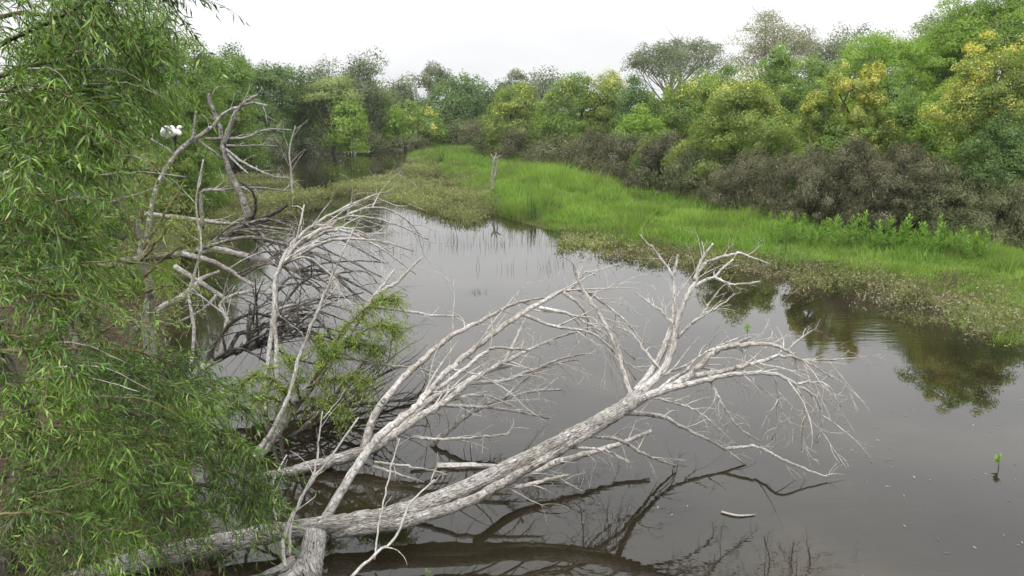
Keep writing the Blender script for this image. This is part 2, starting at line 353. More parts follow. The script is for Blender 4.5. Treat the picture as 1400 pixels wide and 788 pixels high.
gx = np.unique(np.concatenate([np.linspace(-2600, -130, 12), np.linspace(-130, -32, 40), np.linspace(-32, -9, 46), np.linspace(-9, 13, 130), np.linspace(13, 40, 54), np.linspace(40, 130, 36), np.linspace(130, 2600, 12)]))
gy = np.unique(np.concatenate([np.linspace(-600, -20, 10), np.linspace(-20, 3, 14), np.linspace(3, 24, 125), np.linspace(24, 50, 60), np.linspace(50, 110, 66), np.linspace(110, 220, 30), np.linspace(220, 3500, 14)]))
XX, YY = np.meshgrid(gx, gy); ZZ = ground_z(XX, YY)
n0, n1_ = XX.shape
ii = (np.arange(n0 - 1)[:, None] * n1_ + np.arange(n1_ - 1)[None]).ravel()
gme = np_mesh('ground', np.stack([XX, YY, ZZ], -1).reshape(-1, 3), [np.stack([ii, ii + 1, ii + n1_ + 1, ii + n1_], -1)], M['ground'], smooth=True)
tag(obj('ground', gme), kind='structure')
wx = np.array([-60, -30, 0, 20, 40.]); wy = np.array([-45, 0, 30, 60, 90.])
WX, WY = np.meshgrid(wx, wy); k_ = np.array([[r * 5 + c, r * 5 + c + 1, r * 5 + c + 6, r * 5 + c + 5] for r in range(4) for c in range(4)])
tag(obj('water', np_mesh('water', np.stack([WX, WY, WX * 0], -1).reshape(-1, 3), [k_], M['water'], smooth=True)), kind='structure')

def gz(x, y): return float(ground_z(np.array([float(x)]), np.array([float(y)]))[0])

# ------------------------------------------------------------------ trees and shrubs of the banks
def make_tree(spec):
    (name, px, Y, topy, boty, wpx, mat, style, label, cat, group) = spec[:11]
    opt = spec[11] if len(spec) > 11 else {}
    rng = np.random.default_rng(abs(hash((px, topy, wpx))) % 99991 if False else int(px * 7 + topy * 131 + wpx * 17 + Y * 3) % 99991)
    T = P(px, topy, Y); x, y = T[0], Y; zt = T[2]; gb = gz(x, y)
    if gb < -.05: gb = -.05
    zb = max(P(px, boty, Y)[2], gb + .05)
    rx = wpx / 2 / F * Y; ry = rx * opt.get('deep', .85); h = zt - zb; zc = (zt + zb) / 2; rz = h / 2
    pxr = Y / 804.0                                     # metres covered by one render pixel here
    area = math.pi / 4 * (2 * rx) * h / pxr ** 2
    soft = .88 if name == 'bank_tree' else 1.0
    n = int(np.clip(area / soft ** 2 * opt.get('dens', 4.4 if style == 'scrub' else 3.1) * 1.55, 3000, 85000))
    ll = max(.045, 2.15 * pxr * soft) * opt.get('leaf', .78 if style == 'scrub' else 1.0)
    K = int(np.clip(n / 170, 26, 260) * opt.get('K', 1))
    # clusters of leaves at the ends of boughs, spread through the crown
    d = rand_dirs(K, rng); r = rng.uniform(.12, 1, K) ** .42
    lump = 1 + .22 * np.sin(d[:, 0] * 3.1 + rng.uniform(0, 6)) * np.cos(d[:, 2] * 2.7 + rng.uniform(0, 6)) + .16 * np.sin(d[:, 1] * 5 + d[:, 0] * 4 + rng.uniform(0, 6))
    c = d * r[:, None] * lump[:, None] * np.array([rx, ry, rz]) * .93
    if style in ('mound', 'scrub'):                      # full to the ground
        u = rng.uniform(0, 1, K) ** .9; az = rng.uniform(0, 6.283, K); R = np.sqrt(np.maximum(0, 1 - u ** 2.4)) * rng.uniform(.1, 1, K) ** .45
        R *= 1 + .16 * np.sin(az * 3 + rng.uniform(0, 6)) + .12 * np.sin(az * 5 + u * 4); tp = 1 + .10 * np.sin(az * 2 + rng.uniform(0, 6)) + .08 * rng.normal(size=K)
        c = np.stack([np.cos(az) * R * rx * .93, np.sin(az) * R * ry * .93, -rz + 2 * rz * u * .95 * tp], -1)
    if style == 'scrub':
        c[:, :2] *= 1.28; c[:, 2] += np.abs(rng.normal(size=K)) * .13 * rz * (c[:, 2] > 0)
    if style == 'umbrella':                              # flat wide layers held on bare limbs
        c[:, 2] = np.abs(c[:, 2]) * .75 + rz * .15 * rng.normal(size=K) + rz * .15 - .35 * rz * (np.hypot(c[:, 0] / rx, c[:, 1] / ry)) ** 2
    if style == 'plume':                                 # upright sprays
        nb = 5; b = rng.integers(0, nb, K); bx = np.linspace(-.75, .75, nb)[b] * rx + rng.normal(size=K) * rx * .09
        hh = rng.random(K) ** .8; top = np.array([.78, 1, .86, .98, .66])[b]
        c = np.stack([bx, rng.normal(size=K) * ry * .3, -rz + 2 * rz * hh * top], -1)
    c[:, 2] += zc; c[:, 0] += x; c[:, 1] += y
    cs = (rx + rz) / math.sqrt(K) * .74 * rng.uniform(.55, 1.35, K) * opt.get('spread', 1)
    if style == 'plume': cs *= .55
    wgt = cs ** 1.6; ci = rng.choice(K, n, p=wgt / wgt.sum())
    flat = {'umbrella': .35, 'feather': .55, 'round': .75, 'mound': .6, 'scrub': .85, 'plume': 1.2}[style]
    off = rng.normal(size=(n, 3)); off /= np.maximum(1, np.linalg.norm(off, axis=1, keepdims=True) / 1.9); off = off * cs[ci][:, None] * np.array([1, 1, flat])
    off[:, 2] -= .25 * (off[:, 0] ** 2 + off[:, 1] ** 2) / cs[ci] * (style != 'scrub')        # each cluster domes over
    p = c[ci] + off; p[:, 2] = np.maximum(p[:, 2], gb + .03)
    out = unit(off / cs[ci][:, None] + .8 * unit(p - np.array([x, y, zc - .3 * rz])) + np.array([0, 0, .55]))
    nrm = unit(out + rng.normal(size=(n, 3)) * .36)
    a = unit(np.cross(nrm, rand_dirs(n, rng))); w = np.cross(nrm, a)
    asp = opt.get('asp', .62)
    V, Fq = leaf_tris(p, a, w, ll * rng.uniform(.6, 1.5, n), ll * asp * rng.uniform(.7, 1.4, n))
    ctint = rng.normal(size=K) * .19
    tint = np.clip(.54 + ctint[ci] + rng.normal(size=n) * .11, 0, 1)
    base = (x, y, gb)
    root = empty(name, base, label, cat, group)
    # trunk and limbs
    tb = Tubes(); tr = opt.get('tr', max(.05, min(.28, h * .028)))
    if style in ('mound', 'scrub', 'plume'):
        ns = 7 if style != 'plume' else 5
        for k in range(ns):
            tgt = c[rng.integers(K)]; s0 = np.array([x, y, gb - .1]) + rng.normal(size=3) * [.25, .25, 0]
            if style == 'plume':
                bx = np.linspace(-.75, .75, 5)[k] * rx; tgt = np.array([x + bx, y, zb + h * .85])
            mid = (s0 + tgt) / 2 + rng.normal(size=3) * .12 * h + np.array([0, 0, .1 * h])
            pts = spline([s0, mid, tgt], 5); tb.add(pts, np.linspace(tr * .6, tr * .12, len(pts)), 5, rng=rng)
    else:
        fk = np.array([x + rng.normal() * .1 * rx, y, gb + max(.5, (zb - gb) * .8 + h * .18)])
        pts = spline([np.array([x, y, gb - .15]), (np.array([x, y, gb]) + fk) / 2 + rng.normal(size=3) * [.1 * rx, .1, 0], fk], 5)
        tb.add(pts, np.linspace(tr * 1.25, tr * .85, len(pts)), 7, .04, rng=rng)
        for k in range(opt.get('limbs', 10)):
            tgt = c[rng.integers(K)]
            s0 = pts[rng.integers(len(pts) // 2, len(pts))]
            mid = s0 * .45 + tgt * .55 + rng.normal(size=3) * .08 * h + np.array([0, 0, -.04 * h])
            q = spline([s0, mid, tgt], 5); tb.add(q, np.linspace(tr * .5, tr * .07, len(q)), 5, rng=rng)
            for e in range(3):
                q0 = q[rng.integers(len(q) // 2, len(q))]; t2 = q0 + rand_dirs(1, rng)[0] * np.array([1, 1, .6]) * rx * .3 + [0, 0, .08 * h]
                tb.add(spline([q0, (q0 + t2) / 2 + rng.normal(size=3) * .04 * h, t2], 3), np.linspace(tr * .16, tr * .04, 7)[:len(spline([q0, q0, t2], 3))], 4, rng=rng)
    obj('stems' if style in ('mound', 'scrub', 'plume') else 'trunk', tb.mesh('trunk', M[opt.get('bark', 'trunk')]), root)
    if style == 'scrub':                                 # bare upright twigs through the foliage
        m = int(n * .08); i_ = rng.integers(0, n, m); q = p[i_] + rng.normal(size=(m, 3)) * .05; ax = unit(rng.normal(size=(m, 3)) * .45 + np.array([0, 0, 1.0])); sw = unit(np.cross(ax, rand_dirs(m, rng)))
        tv, tf = leaf_tris(q, ax, sw, rng.uniform(.12, .42, m), np.full(m, .75 * pxr)); o = obj('twigs', np_mesh('twigs', tv, [tf], M['dry'], np.clip(.3 + rng.normal(size=m) * .22, 0, 1)), root); o['kind'] = 'stuff'
    bl = opt.get('blossom', 0)
    if bl:
        hi = (p[:, 2] - zc) / rz * .55 + vnoise(p[:, 0] * 3, p[:, 2] * 3 + p[:, 1], rx * .9, int(px)) * 1.5 - .55 + rng.normal(size=n) * .42
        sel = hi > np.quantile(hi, 1 - bl)
        fi = np.where(sel)[0]; ki = np.where(~sel)[0]; V4 = V.reshape(-1, 3, 3)
        obj('crown', np_mesh('crown', V4[ki].reshape(-1, 3), [np.arange(len(ki) * 3).reshape(-1, 3)], M[mat], tint[ki]), root)
        o = obj('blossoms', np_mesh('blossoms', V4[fi].reshape(-1, 3), [np.arange(len(fi) * 3).reshape(-1, 3)], M['blossom'], tint[fi]), root)
        o['label'] = 'yellow blossom and yellowed leaves'
    else:
        obj('crown', np_mesh('crown', V, [Fq], M[mat], tint), root)
    return root

FAR, RGT, LFT, SCR, SHO = 'trees along the far bank', 'trees on the right bank', 'trees on the left bank', 'brown scrub along the meadow', 'low bushes on the far shore'
TREES = [
 # far bank, from the middle of the picture to the left
 ('far_tree', 591, 104, 78, 128, 60, 'grey', 'round', 'grey-green open-crowned tree standing alone above the far skyline', 'tree', FAR, {'dens': 1.5, 'K': .8, 'bark': 'palebark', 'limbs': 16, 'spread': .62}),
 ('far_tree', 648, 97, 97, 200, 104, 'dark', 'round', 'broad dark green tree at the head of the meadow', 'tree', FAR),
 ('far_tree', 612, 94, 118, 200, 70, 'dark', 'round', 'dark green tree below the lone open-crowned tree', 'tree', FAR),
 ('far_tree', 700, 102, 92, 205, 48, 'grey', 'umbrella', 'small dark umbrella-topped tree on the far skyline', 'tree', FAR, {'bark': 'palebark', 'limbs': 18}),
 ('far_tree', 752, 100, 93, 205, 90, 'grey', 'round', 'pale grey-green thin tree right of the umbrella-topped tree on skyline', 'tree', FAR, {'bark': 'palebark', 'dens': 2.0}),
 ('far_tree', 720, 90, 110, 205, 60, 'grey', 'round', 'soft grey-green tree in front of the pale thin skyline tree', 'tree', FAR),
 ('far_tree', 548, 98, 106, 205, 86, 'grey', 'round', 'dull grey-olive tree left of the lone open-crowned tree', 'tree', FAR),
 ('far_tree', 486, 84, 66, 200, 74, 'grey', 'feather', 'tall grey-green feathery tree with a pointed top on the left skyline', 'tree', FAR, {'bark': 'palebark', 'limbs': 14, 'dens': 2.2}),
 ('far_tree', 505, 86, 100, 205, 60, 'mid', 'round', 'mid green tree below the tall pointed grey-green tree', 'tree', FAR),
 ('far_tree', 434, 90, 76, 190, 62, 'grey', 'feather', 'thin grey tree showing above the yellow-green tree', 'tree', FAR, {'bark': 'palebark', 'dens': 1.9, 'limbs': 14}),
 ('far_tree', 450, 77, 96, 172, 80, 'lime', 'umbrella', 'light yellow-green domed tree with dark hollow under its crown', 'tree', FAR, {'limbs': 18, 'dens': 2.6}),
 ('far_tree', 474, 75, 140, 202, 56, 'bright', 'mound', 'light green drooping tree below the yellow-green domed tree', 'tree', FAR),
 ('far_tree', 362, 76, 70, 190, 128, 'dark', 'round', 'large dark green round-topped tree left of the yellow-green tree', 'tree', FAR),
 ('far_tree', 306, 70, 66, 190, 70, 'dark', 'round', 'dark green tree half hidden behind the dead snag', 'tree', FAR),
 ('far_tree', 404, 79, 128, 210, 88, 'mid', 'mound', 'mid green rounded tree by the water below the dark round-topped tree', 'tree', FAR),
 ('far_tree', 352, 66, 142, 212, 76, 'dark', 'mound', 'dark green bushy tree behind the forked tip of the dead snag', 'tree', FAR),
 ('far_bush', 538, 86, 150, 206, 54, 'bright', 'mound', 'bright green rounded bush at the far end of the pond', 'bush', FAR),
 ('far_bush', 582, 86, 150, 204, 62, 'olive', 'mound', 'yellow-olive bush right of the bright green far bush', 'bush', FAR, {'blossom': .08}),
 ('far_bush', 556, 92, 134, 200, 60, 'mid', 'mound', 'mid green bush above and behind the bright green far bush', 'bush', FAR),
 ('far_bush', 628, 88, 170, 204, 60, 'brownolive', 'scrub', 'dull brown bush at the head of the meadow', 'bush', FAR),
 ('far_bush', 660, 86, 168, 204, 50, 'brown', 'scrub', 'grey-brown bush where meadow meets the right bank', 'bush', FAR),
 ('shore_bush', 366, 65, 186, 222, 60, 'grey', 'scrub', 'low grey-green bush at the waterline just right of the snag tip', 'bush', SHO),
 ('shore_bush', 415, 77, 184, 211, 70, 'grey', 'scrub', 'low grey-green bush at the waterline, leftmost on the far shore', 'bush', SHO),
 ('shore_bush', 462, 79, 186, 209, 56, 'grey', 'scrub', 'low grey-green bush at the waterline below the drooping light green tree', 'bush', SHO),
 ('shore_bush', 506, 81, 187, 208, 50, 'brownolive', 'scrub', 'low brown-olive bush at the waterline left of the bright green far bush', 'bush', SHO),
 ('shore_bush', 560, 84, 190, 206, 60, 'brownolive', 'scrub', 'low olive bush at the waterline below the yellow-olive bush', 'bush', SHO),
 # left bank, behind the willow
 ('left_tree', 298, 52, 72, 215, 92, 'mid', 'feather', 'soft green willow-like tree rising behind the dead snag', 'tree', LFT, {'dens': 3.0}),
 ('left_tree', 222, 38, 18, 225, 150, 'mid', 'feather', 'big soft green tree behind the egret, tallest on the left', 'tree', LFT, {'dens': 3.0}),
 ('left_tree', 120, 26, -60, 260, 230, 'mid', 'feather', 'large mid green tree deep behind the overhanging willow', 'tree', LFT),
 ('left_bush', 318, 55, 178, 240, 96, 'olive', 'mound', 'yellow-olive bush at the waterline behind the dead snag', 'bush', LFT),
 ('left_bush', 248, 31, 178, 285, 120, 'mid', 'mound', 'mid green bush at the waterline below the egret', 'bush', LFT),
 ('left_bush', 40, 17, 120, 420, 330, 'dark', 'mound', 'dark green bush in the shade behind the overhanging willow', 'bush', LFT),  # added as a dark backdrop to deepen the willow's interior
 # right bank
 ('bank_tree', 706, 69, 118, 212, 108, 'yolive', 'mound', 'yellow-olive rounded tree at the far end of the right bank', 'tree', RGT, {'blossom': .04}),
 ('bank_tree', 784, 62, 108, 222, 124, 'olive', 'mound', 'olive-green rounded tree between yellow-olive tree and the small yellow-flowered tree', 'tree', RGT, {'blossom': .02}),
 ('bank_tree', 834, 60, 96, 200, 62, 'yolive', 'feather', 'small yellow-flowered tree over the far half of right bank', 'tree', RGT, {'blossom': .08}),
 ('bank_tree', 872, 54, 112, 215, 80, 'dark', 'mound', 'small dark green tree right of the small yellow-flowered tree', 'tree', RGT),
 ('bank_tree', 880, 50, 150, 225, 90, 'bright', 'mound', 'low bright green bushy tree below the small dark green tree', 'tree', RGT),
 ('bank_tree', 955, 52, 92, 220, 140, 'olive', 'feather', 'olive-green feathery tree below the wide umbrella-topped tree', 'tree', RGT, {'blossom': .04}),
 ('bank_tree', 925, 78, 40, 130, 140, 'grey', 'umbrella', 'wide umbrella-topped grey-green tree with pale bare limbs on the right skyline', 'tree', RGT, {'bark': 'palebark', 'limbs': 34, 'dens': 1.5, 'leaf': .9}),
 ('bank_tree', 1068, 70, 14, 120, 138, 'cream', 'umbrella', 'cream-tinted thin tree with pale limbs showing sky through its crown', 'tree', RGT, {'bark': 'palebark', 'limbs': 34, 'dens': 1.1, 'leaf': .85}),
 ('bank_tree', 1160, 66, 34, 110, 110, 'grey', 'feather', 'dark thin treetop between the cream-tinted tree and big green mound', 'tree', RGT, {'bark': 'palebark', 'dens': 1.4, 'limbs': 16}),
 ('bank_tree', 1120, 52, 78, 215, 120, 'mid', 'mound', 'mid green tree between the cream-tinted tree and the yellow plumes', 'tree', RGT),
 ('bank_tree', 985, 56, 98, 210, 120, 'mid', 'mound', 'mid green tree between the umbrella-topped tree and the wide yellow-olive tree', 'tree', RGT),
 ('bank_tree', 1065, 46, 78, 200, 120, 'mid', 'mound', 'mid green tree directly below the cream-tinted thin tree', 'tree', RGT),
 ('bank_tree', 1232, 40, 26, 220, 236, 'bright', 'feather', 'big bright green domed tree, largest on the right bank', 'tree', RGT, {'K': 1.2, 'dens': 4.0}),
 ('bank_tree', 1375, 37, -34, 180, 190, 'bright', 'umbrella', 'tall light green tree cut by the top right corner', 'tree', RGT, {'limbs': 22, 'bark': 'palebark', 'dens': 2.2}),
 ('bank_tree', 1300, 44, 2, 160, 110, 'lime', 'umbrella', 'thin pale-topped tree behind the big bright green dome', 'tree', RGT, {'limbs': 20, 'bark': 'palebark', 'dens': 1.5}),
 ('bank_tree', 1020, 36.5, 112, 250, 190, 'yolive', 'mound', 'wide yellow-olive bushy tree rising behind the brown scrub', 'tree', RGT, {'blossom': .03}),
 ('bank_tree', 1168, 31, 88, 262, 130, 'yolive', 'plume', 'tree of upright yellow plumes in front of the big green dome', 'tree', RGT, {'blossom': .14, 'dens': 4.2}),
 ('bank_tree', 1240, 32, 140, 262, 130, 'mid', 'mound', 'mid green bush right of the upright yellow plumes', 'tree', RGT),
 ('bank_tree', 1300, 31, 110, 262, 120, 'bright', 'mound', 'fresh green tree left of the strongly yellow tree', 'tree', RGT),
 ('bank_tree', 1368, 27, 52, 240, 150, 'yolive', 'feather', 'strongly yellow flowering tree at the right edge', 'tree', RGT, {'blossom': .15, 'dens': 3.0, 'limbs': 14}),
 ('bank_tree', 1380, 25, 172, 310, 150, 'dark', 'mound', 'dark green bush below the strongly yellow tree', 'bush', RGT),
 ('bank_bush', 1135, 30.5, 168, 292, 110, 'olive', 'mound', 'low olive-green bush in the brown scrub left of the yellow plumes', 'bush', RGT),
 ('bank_bush', 905, 41, 182, 262, 76, 'olive', 'mound', 'low olive-green bush in the brown scrub below the olive-green feathery tree', 'bush', RGT),
 ('bank_bush', 1310, 26.5, 205, 318, 120, 'mid', 'mound', 'low dull green bush in the scrub above the end of the leafy weeds', 'bush', RGT),
 # scrub, far to near
 ('scrub_bush', 672, 70, 178, 216, 56, 'brownolive', 'scrub', 'farthest brown scrub bush, at the tip of the right bank', 'bush', SCR),
 ('scrub_bush', 716, 62, 186, 228, 70, 'brown', 'scrub', 'brown scrub bush behind the dead post', 'bush', SCR),
 ('scrub_bush', 764, 54, 190, 240, 80, 'brownolive', 'scrub', 'brown-olive scrub bush behind the tall bright grass', 'bush', SCR),
 ('scrub_bush', 812, 48.5, 188, 250, 92, 'brown', 'scrub', 'grey-brown scrub bush where the tall bright grass ends', 'bush', SCR),
 ('scrub_bush', 862, 43.5, 192, 264, 100, 'brown', 'scrub', 'brown scrub bush below the low bright green bushy tree', 'bush', SCR),
 ('scrub_bush', 918, 39.5, 192, 276, 112, 'brown', 'scrub', 'brown scrub bush below the olive-green feathery tree', 'bush', SCR),
 ('scrub_bush', 972, 36, 212, 290, 116, 'brownolive', 'scrub', 'olive-brown scrub bush left of the wide yellow-olive tree', 'bush', SCR),
 ('scrub_bush', 1034, 32.8, 222, 304, 128, 'brown', 'scrub', 'brown scrub bush right under the wide yellow-olive tree', 'bush', SCR),
 ('scrub_bush', 1100, 30, 216, 318, 140, 'brown', 'scrub', 'brown scrub bush left of and below the yellow plumes', 'bush', SCR),
 ('scrub_bush', 1172, 27.6, 210, 330, 148, 'brown', 'scrub', 'large dusky brown scrub bush straight below the yellow plumes', 'bush', SCR),
 ('scrub_bush', 1250, 26, 212, 340, 150, 'brown', 'scrub', 'large dusky brown scrub bush above the leafy weeds', 'bush', SCR),
 ('scrub_bush', 1322, 25, 244, 350, 140, 'brownolive', 'scrub', 'dark olive-brown scrub bush left of the last one at right edge', 'bush', SCR),
 ('scrub_bush', 1396, 23.6, 262, 356, 150, 'brownolive', 'scrub', 'dark olive-brown scrub bush cut by the right edge', 'bush', SCR),
]
for s in TREES: make_tree(s)

# ------------------------------------------------------------------ meadow, marsh plants
SHRUBLINE = [g2(1500, 372), g2(1400, 356), g2(1320, 350), g2(1180, 337), g2(1100, 322), g2(1020, 306), g2(900, 279), g2(770, 245), g2(700, 226), g2(655, 212), g2(600, 203)]
def blades(name, x, y, h, wid, lean, tint, mat, z0=None, rng=RNG):
    n = len(x); z = ground_z(x, y) if z0 is None else np.full(n, z0)
    z = np.maximum(z, -.12)
    an = rng.uniform(0, 2 * math.pi, n); le = rng.normal(size=(n, 2)) * lean * h[:, None]
    V = np.empty((n, 3, 3)); ca, sa = np.cos(an) * wid * .5, np.sin(an) * wid * .5
    V[:, 0] = np.stack([x - ca, y - sa, z - .03], -1); V[:, 1] = np.stack([x + ca, y + sa, z - .03], -1)
    V[:, 2] = np.stack([x + le[:, 0], y + le[:, 1], z + h], -1)
    return np_mesh(name, V.reshape(-1, 3), [np.arange(n * 3).reshape(n, 3)], mat, tint)

def scatter(n, x0, x1, y0, y1, rng, y_ref=26.0):
    """random spots, thinner with distance"""
    u = rng.random(n); y = y0 * (y1 / y0) ** u                      # density falls off as 1/distance
    return rng.uniform(x0, x1, n) , y

rng = np.random.default_rng(5)
x, y = scatter(1300000, -26, 24, 15, 92, rng)
keep = (np.abs(x) < y * .70 + 2)
land = ~inpoly(x, y, WATER); dsh = polydist(x, y, WATER)
sl = SHRUBLINE + [(60, 120), (60, 20)]
right = inpoly(x, y, SHRUBLINE + [(-7.7, 140), (80, 140), (80, 18)])
dshrub = polydist(x, y, SHRUBLINE, closed=False)
mead = keep & land & (~right | (dshrub < 1.2)) & (y > 17) & (x > -9)
x, y, dsh, dshrub = x[mead], y[mead], dsh[mead], dshrub[mead]
patch = vnoise(x, y, 3.4, 8) * .6 + vnoise(x, y, 1.1, 9) * .4
xb = np.interp(y, [30, 36, 45, 58, 70, 80], [-1.5, -.8, -2.8, -6.0, -9.0, -9.0]); olive_side = np.clip((xb - x + (vnoise(x, y, 2.5, 33) - .5) * 3.5) / 3.0, 0, 1) * (y > 30)
brown = np.clip((patch - .47) * 4, 0, 1) * .6 * np.clip(vnoise(x, y, 5.5, 19) * 1.6, 0, 1) + olive_side * .75 + np.clip((1.6 - dsh) / 1.6, 0, 1) * .35
tall = np.clip((vnoise(x, y, 2.2, 21) - .4) * 2, 0, 1)
band = np.clip(1 - polydist(x, y, [g2(705, 243), g2(745, 252), g2(800, 262)], False) / 2.2, 0, 1)
clump = vnoise(x, y, .45, 14) * vnoise(x, y, 1.3, 15); h = (.06 + .22 * tall ** 1.5 + .85 * clump ** 2 + .55 * band) * rng.uniform(.4, 1.7, len(x)) * np.interp(y, [18, 34], [.72, 1.0]) * (1 - .25 * brown)
tint = np.clip(.64 + .26 * (vnoise(x, y, .7, 12) - .5) * 2 + .12 * band - .62 * brown + rng.normal(size=len(x)) * .12, 0, 1)
tint = np.where(rng.random(len(x)) < .07, rng.uniform(0, .3, len(x)), tint)
me = blades('meadow_grass', x, y, h, .007 + .0009 * y, .42, tint, M['grass'], rng=rng)
print('meadow blades', len(x))
tag(obj('meadow_grass', me), 'bright green marsh grass covering the low tongue of land', 'grass', kind='stuff')

# taller, coarser grass in scattered stands
k = (vnoise(x, y, 1.4, 91) * .5 + vnoise(x, y, .5, 92) * .5 > .62) & (rng.random(len(x)) < .22)
xt, yt = x[k], y[k]
me = blades('tall_marsh_grass', xt, yt, rng.uniform(.26, .56, len(xt)) * np.interp(yt, [18, 34], [.72, 1.0]), .008 + .0009 * yt, .35, np.clip(.42 + rng.normal(size=len(xt)) * .2, 0, 1), M['herb'], rng=rng)
tag(obj('tall_marsh_grass', me), 'scattered taller stands of coarse grass on the meadow', 'grass', kind='stuff')

# olive marsh weeds standing in the shallows left of the meadow
def weeds(name, polys, n, mat, label, hr=(.12, .42), y0=12, y1=92, thresh=.42, scale=1.6, seed=1, leafy=3, fringe=None, x0=-30, x1=22, tshift=0.0, power=1.0):
    rng = np.random.default_rng(seed)
    x, y = scatter(n, x0, x1, y0, y1, rng)
    k = np.zeros(len(x), bool)
    for p in polys: k |= inpoly(x, y, p)
    x, y = x[k], y[k]
    dn = vnoise(x, y, scale, seed + 40) * .6 + vnoise(x, y, scale * .35, seed + 41) * .4
    if fringe is not None: dn = dn - fringe(x, y)
    k = dn + rng.normal(size=len(x)) * .05 > thresh; x, y, dn = x[k], y[k], dn[k]
    z = np.maximum(ground_z(x, y), -.06); n = len(x)
    h = rng.uniform(*hr, n)
    # stalk plus a few short leaves each
    an = rng.uniform(0, 6.28, n); le = rng.normal(size=(n, 2)) * .35 * h[:, None]; wd = .005 + .00055 * y
    V = [np.stack([np.stack([x - wd * .5 * np.cos(an), y - wd * .5 * np.sin(an), z - .05], -1), np.stack([x + wd * .5 * np.cos(an), y + wd * .5 * np.sin(an), z - .05], -1),
                   np.stack([x + le[:, 0], y + le[:, 1], z + h], -1)], 1)]
    tshift = tshift + (vnoise(x, y, 2.6, seed + 50) - .5) * .7
    T = [np.clip(.35 + rng.normal(size=n) * .15 + tshift, 0, 1)]
    for j in range(leafy):
        t = rng.uniform(.35, 1.0, n); c = np.stack([x + le[:, 0] * t, y + le[:, 1] * t, z + h * t], -1) + rng.normal(size=(n, 3)) * .03
        a = unit(rng.normal(size=(n, 3)) + np.array([0, 0, .4])); w = unit(np.cross(a, rand_dirs(n, rng))); L = (.035 + .0016 * y) * rng.uniform(.6, 1.5, n)
        q, _ = leaf_tris(c, a, w, L, L * .42); V.append(q.reshape(-1, 3, 3)); T.append(np.clip(.5 + (dn - .5) * .4 + rng.normal(size=n) * .2 + tshift, 0, 1))
    V = np.concatenate(V).reshape(-1, 3); T = np.concatenate(T)
    print(name, len(T))
    o = obj(name, np_mesh(name, V, [np.arange(len(V)).reshape(-1, 3)], M[mat], T))
    return tag(o, label, 'weeds', kind='stuff')
OLIVE = [g2(425, 266), g2(460, 257), g2(505, 248), g2(548, 234), g2(566, 214), g2(620, 204), g2(655, 214), g2(650, 240), g2(680, 262), g2(690, 290), g2(650, 306), g2(600, 298), g2(555, 280), g2(490, 272), g2(430, 272), g2(395, 266)]
weeds('olive_marsh_weeds', [OLIVE], 330000, 'weed', 'olive-brown marsh weeds standing in the shallows left of the meadow', (.08, .46), 25, 90, .53, 1.3, 2, 3, x0=-28, x1=3, fringe=lambda x, y: np.clip((x + (vnoise(x, y, 3.0, 35) - .5) * 5 - np.interp(y, [30, 36, 45, 58, 70, 80], [-1.5, -1.0, -3.6, -7.5, -11, -11])) / 3.5, -.5, 1) * .40)
LEFTM = [g2(250, 300), g2(270, 262), g2(330, 246), g2(400, 248), g2(410, 268), g2(440, 285), g2(390, 300), g2(340, 318), g2(280, 330)]
weeds('brown_marsh_weeds', [LEFTM], 260000, 'weed', 'brownish marsh weeds in the water behind the dead snag', (.15, .55), 18, 50, .46, 1.5, 6, 3, x0=-22, x1=-5, tshift=-.12)
FRINGE = [g2(770, 318), g2(900, 336), g2(1050, 356), g2(1180, 368), g2(1290, 378), g2(1420, 392), g2(1420, 480), g2(1330, 470), g2(1250, 446), g2(1150, 424), g2(1060, 400), g2(980, 380), g2(880, 362), g2(760, 345)]
edge = WATER[3:12]
fr = lambda x, y: np.where(inpoly(x, y, WATER), np.clip(polydist(x, y, edge, False) / 3.4, 0, 1) * .34 - .02, np.clip(polydist(x, y, edge, False) / 1.2, 0, 1) * .34)
weeds('dry_fringe_weeds', [FRINGE], 34000, 'dry', 'dry tangled brown weeds along the near edge of the meadow', (.06, .34), 13, 34, .44, .6, 9, 3, fringe=fr, x0=0, x1=14)
weeds('olive_fringe_weeds', [FRINGE], 62000, 'weed', 'olive-green weeds mixed into the near edge of the meadow', (.06, .30), 13, 34, .44, .7, 19, 4, fringe=fr, x0=0, x1=14, tshift=-.04)
TUFT = [g2(1290, 425), g2(1340, 416), g2(1420, 412), g2(1420, 474), g2(1360, 470), g2(1310, 458)]
rng = np.random.default_rng(31)
x, y = scatter(30000, 6, 12, 12, 20, rng); k = inpoly(x, y, TUFT) & (vnoise(x, y, .7, 5) > .3); x, y = x[k], y[k]
me = blades('marsh_tuft_grass', x, y, rng.uniform(.12, .34, len(x)), np.full(len(x), .016), .45, np.clip(.62 + rng.normal(size=len(x)) * .16, 0, 1), M['grass'], rng=rng)
tag(obj('marsh_tuft_grass', me), 'pale green grass tuft in the shallows at the right edge', 'grass', kind='stuff')

# thin emergent stalks in the open water, standing with their reflections
rng = np.random.default_rng(77)
STALK = [g2(470, 280), g2(560, 282), g2(640, 300), g2(740, 318), g2(780, 345), g2(760, 385), g2(660, 405), g2(560, 395), g2(500, 360)]
x, y = scatter(9000, -10, 4, 15, 42, rng); k = inpoly(x, y, STALK)
x, y = x[k], y[k]; k = vnoise(x, y, 1.2, 61) > np.clip(.82 - (y - 17) * .03, .42, .8); x, y = x[k][:520], y[k][:520]
n = len(x); h = rng.uniform(.08, .42, n); an = rng.uniform(0, 6.28, n)
me = blades('emergent_stalks', x, y, h + .1, .006 + .0004 * y, .13, np.clip(.25 + rng.normal(size=n) * .15, 0, 1), M['dry'], z0=-.1, rng=rng)
tag(obj('emergent_stalks', me), 'thin dry reed stalks standing in the open water', 'reeds', kind='stuff')

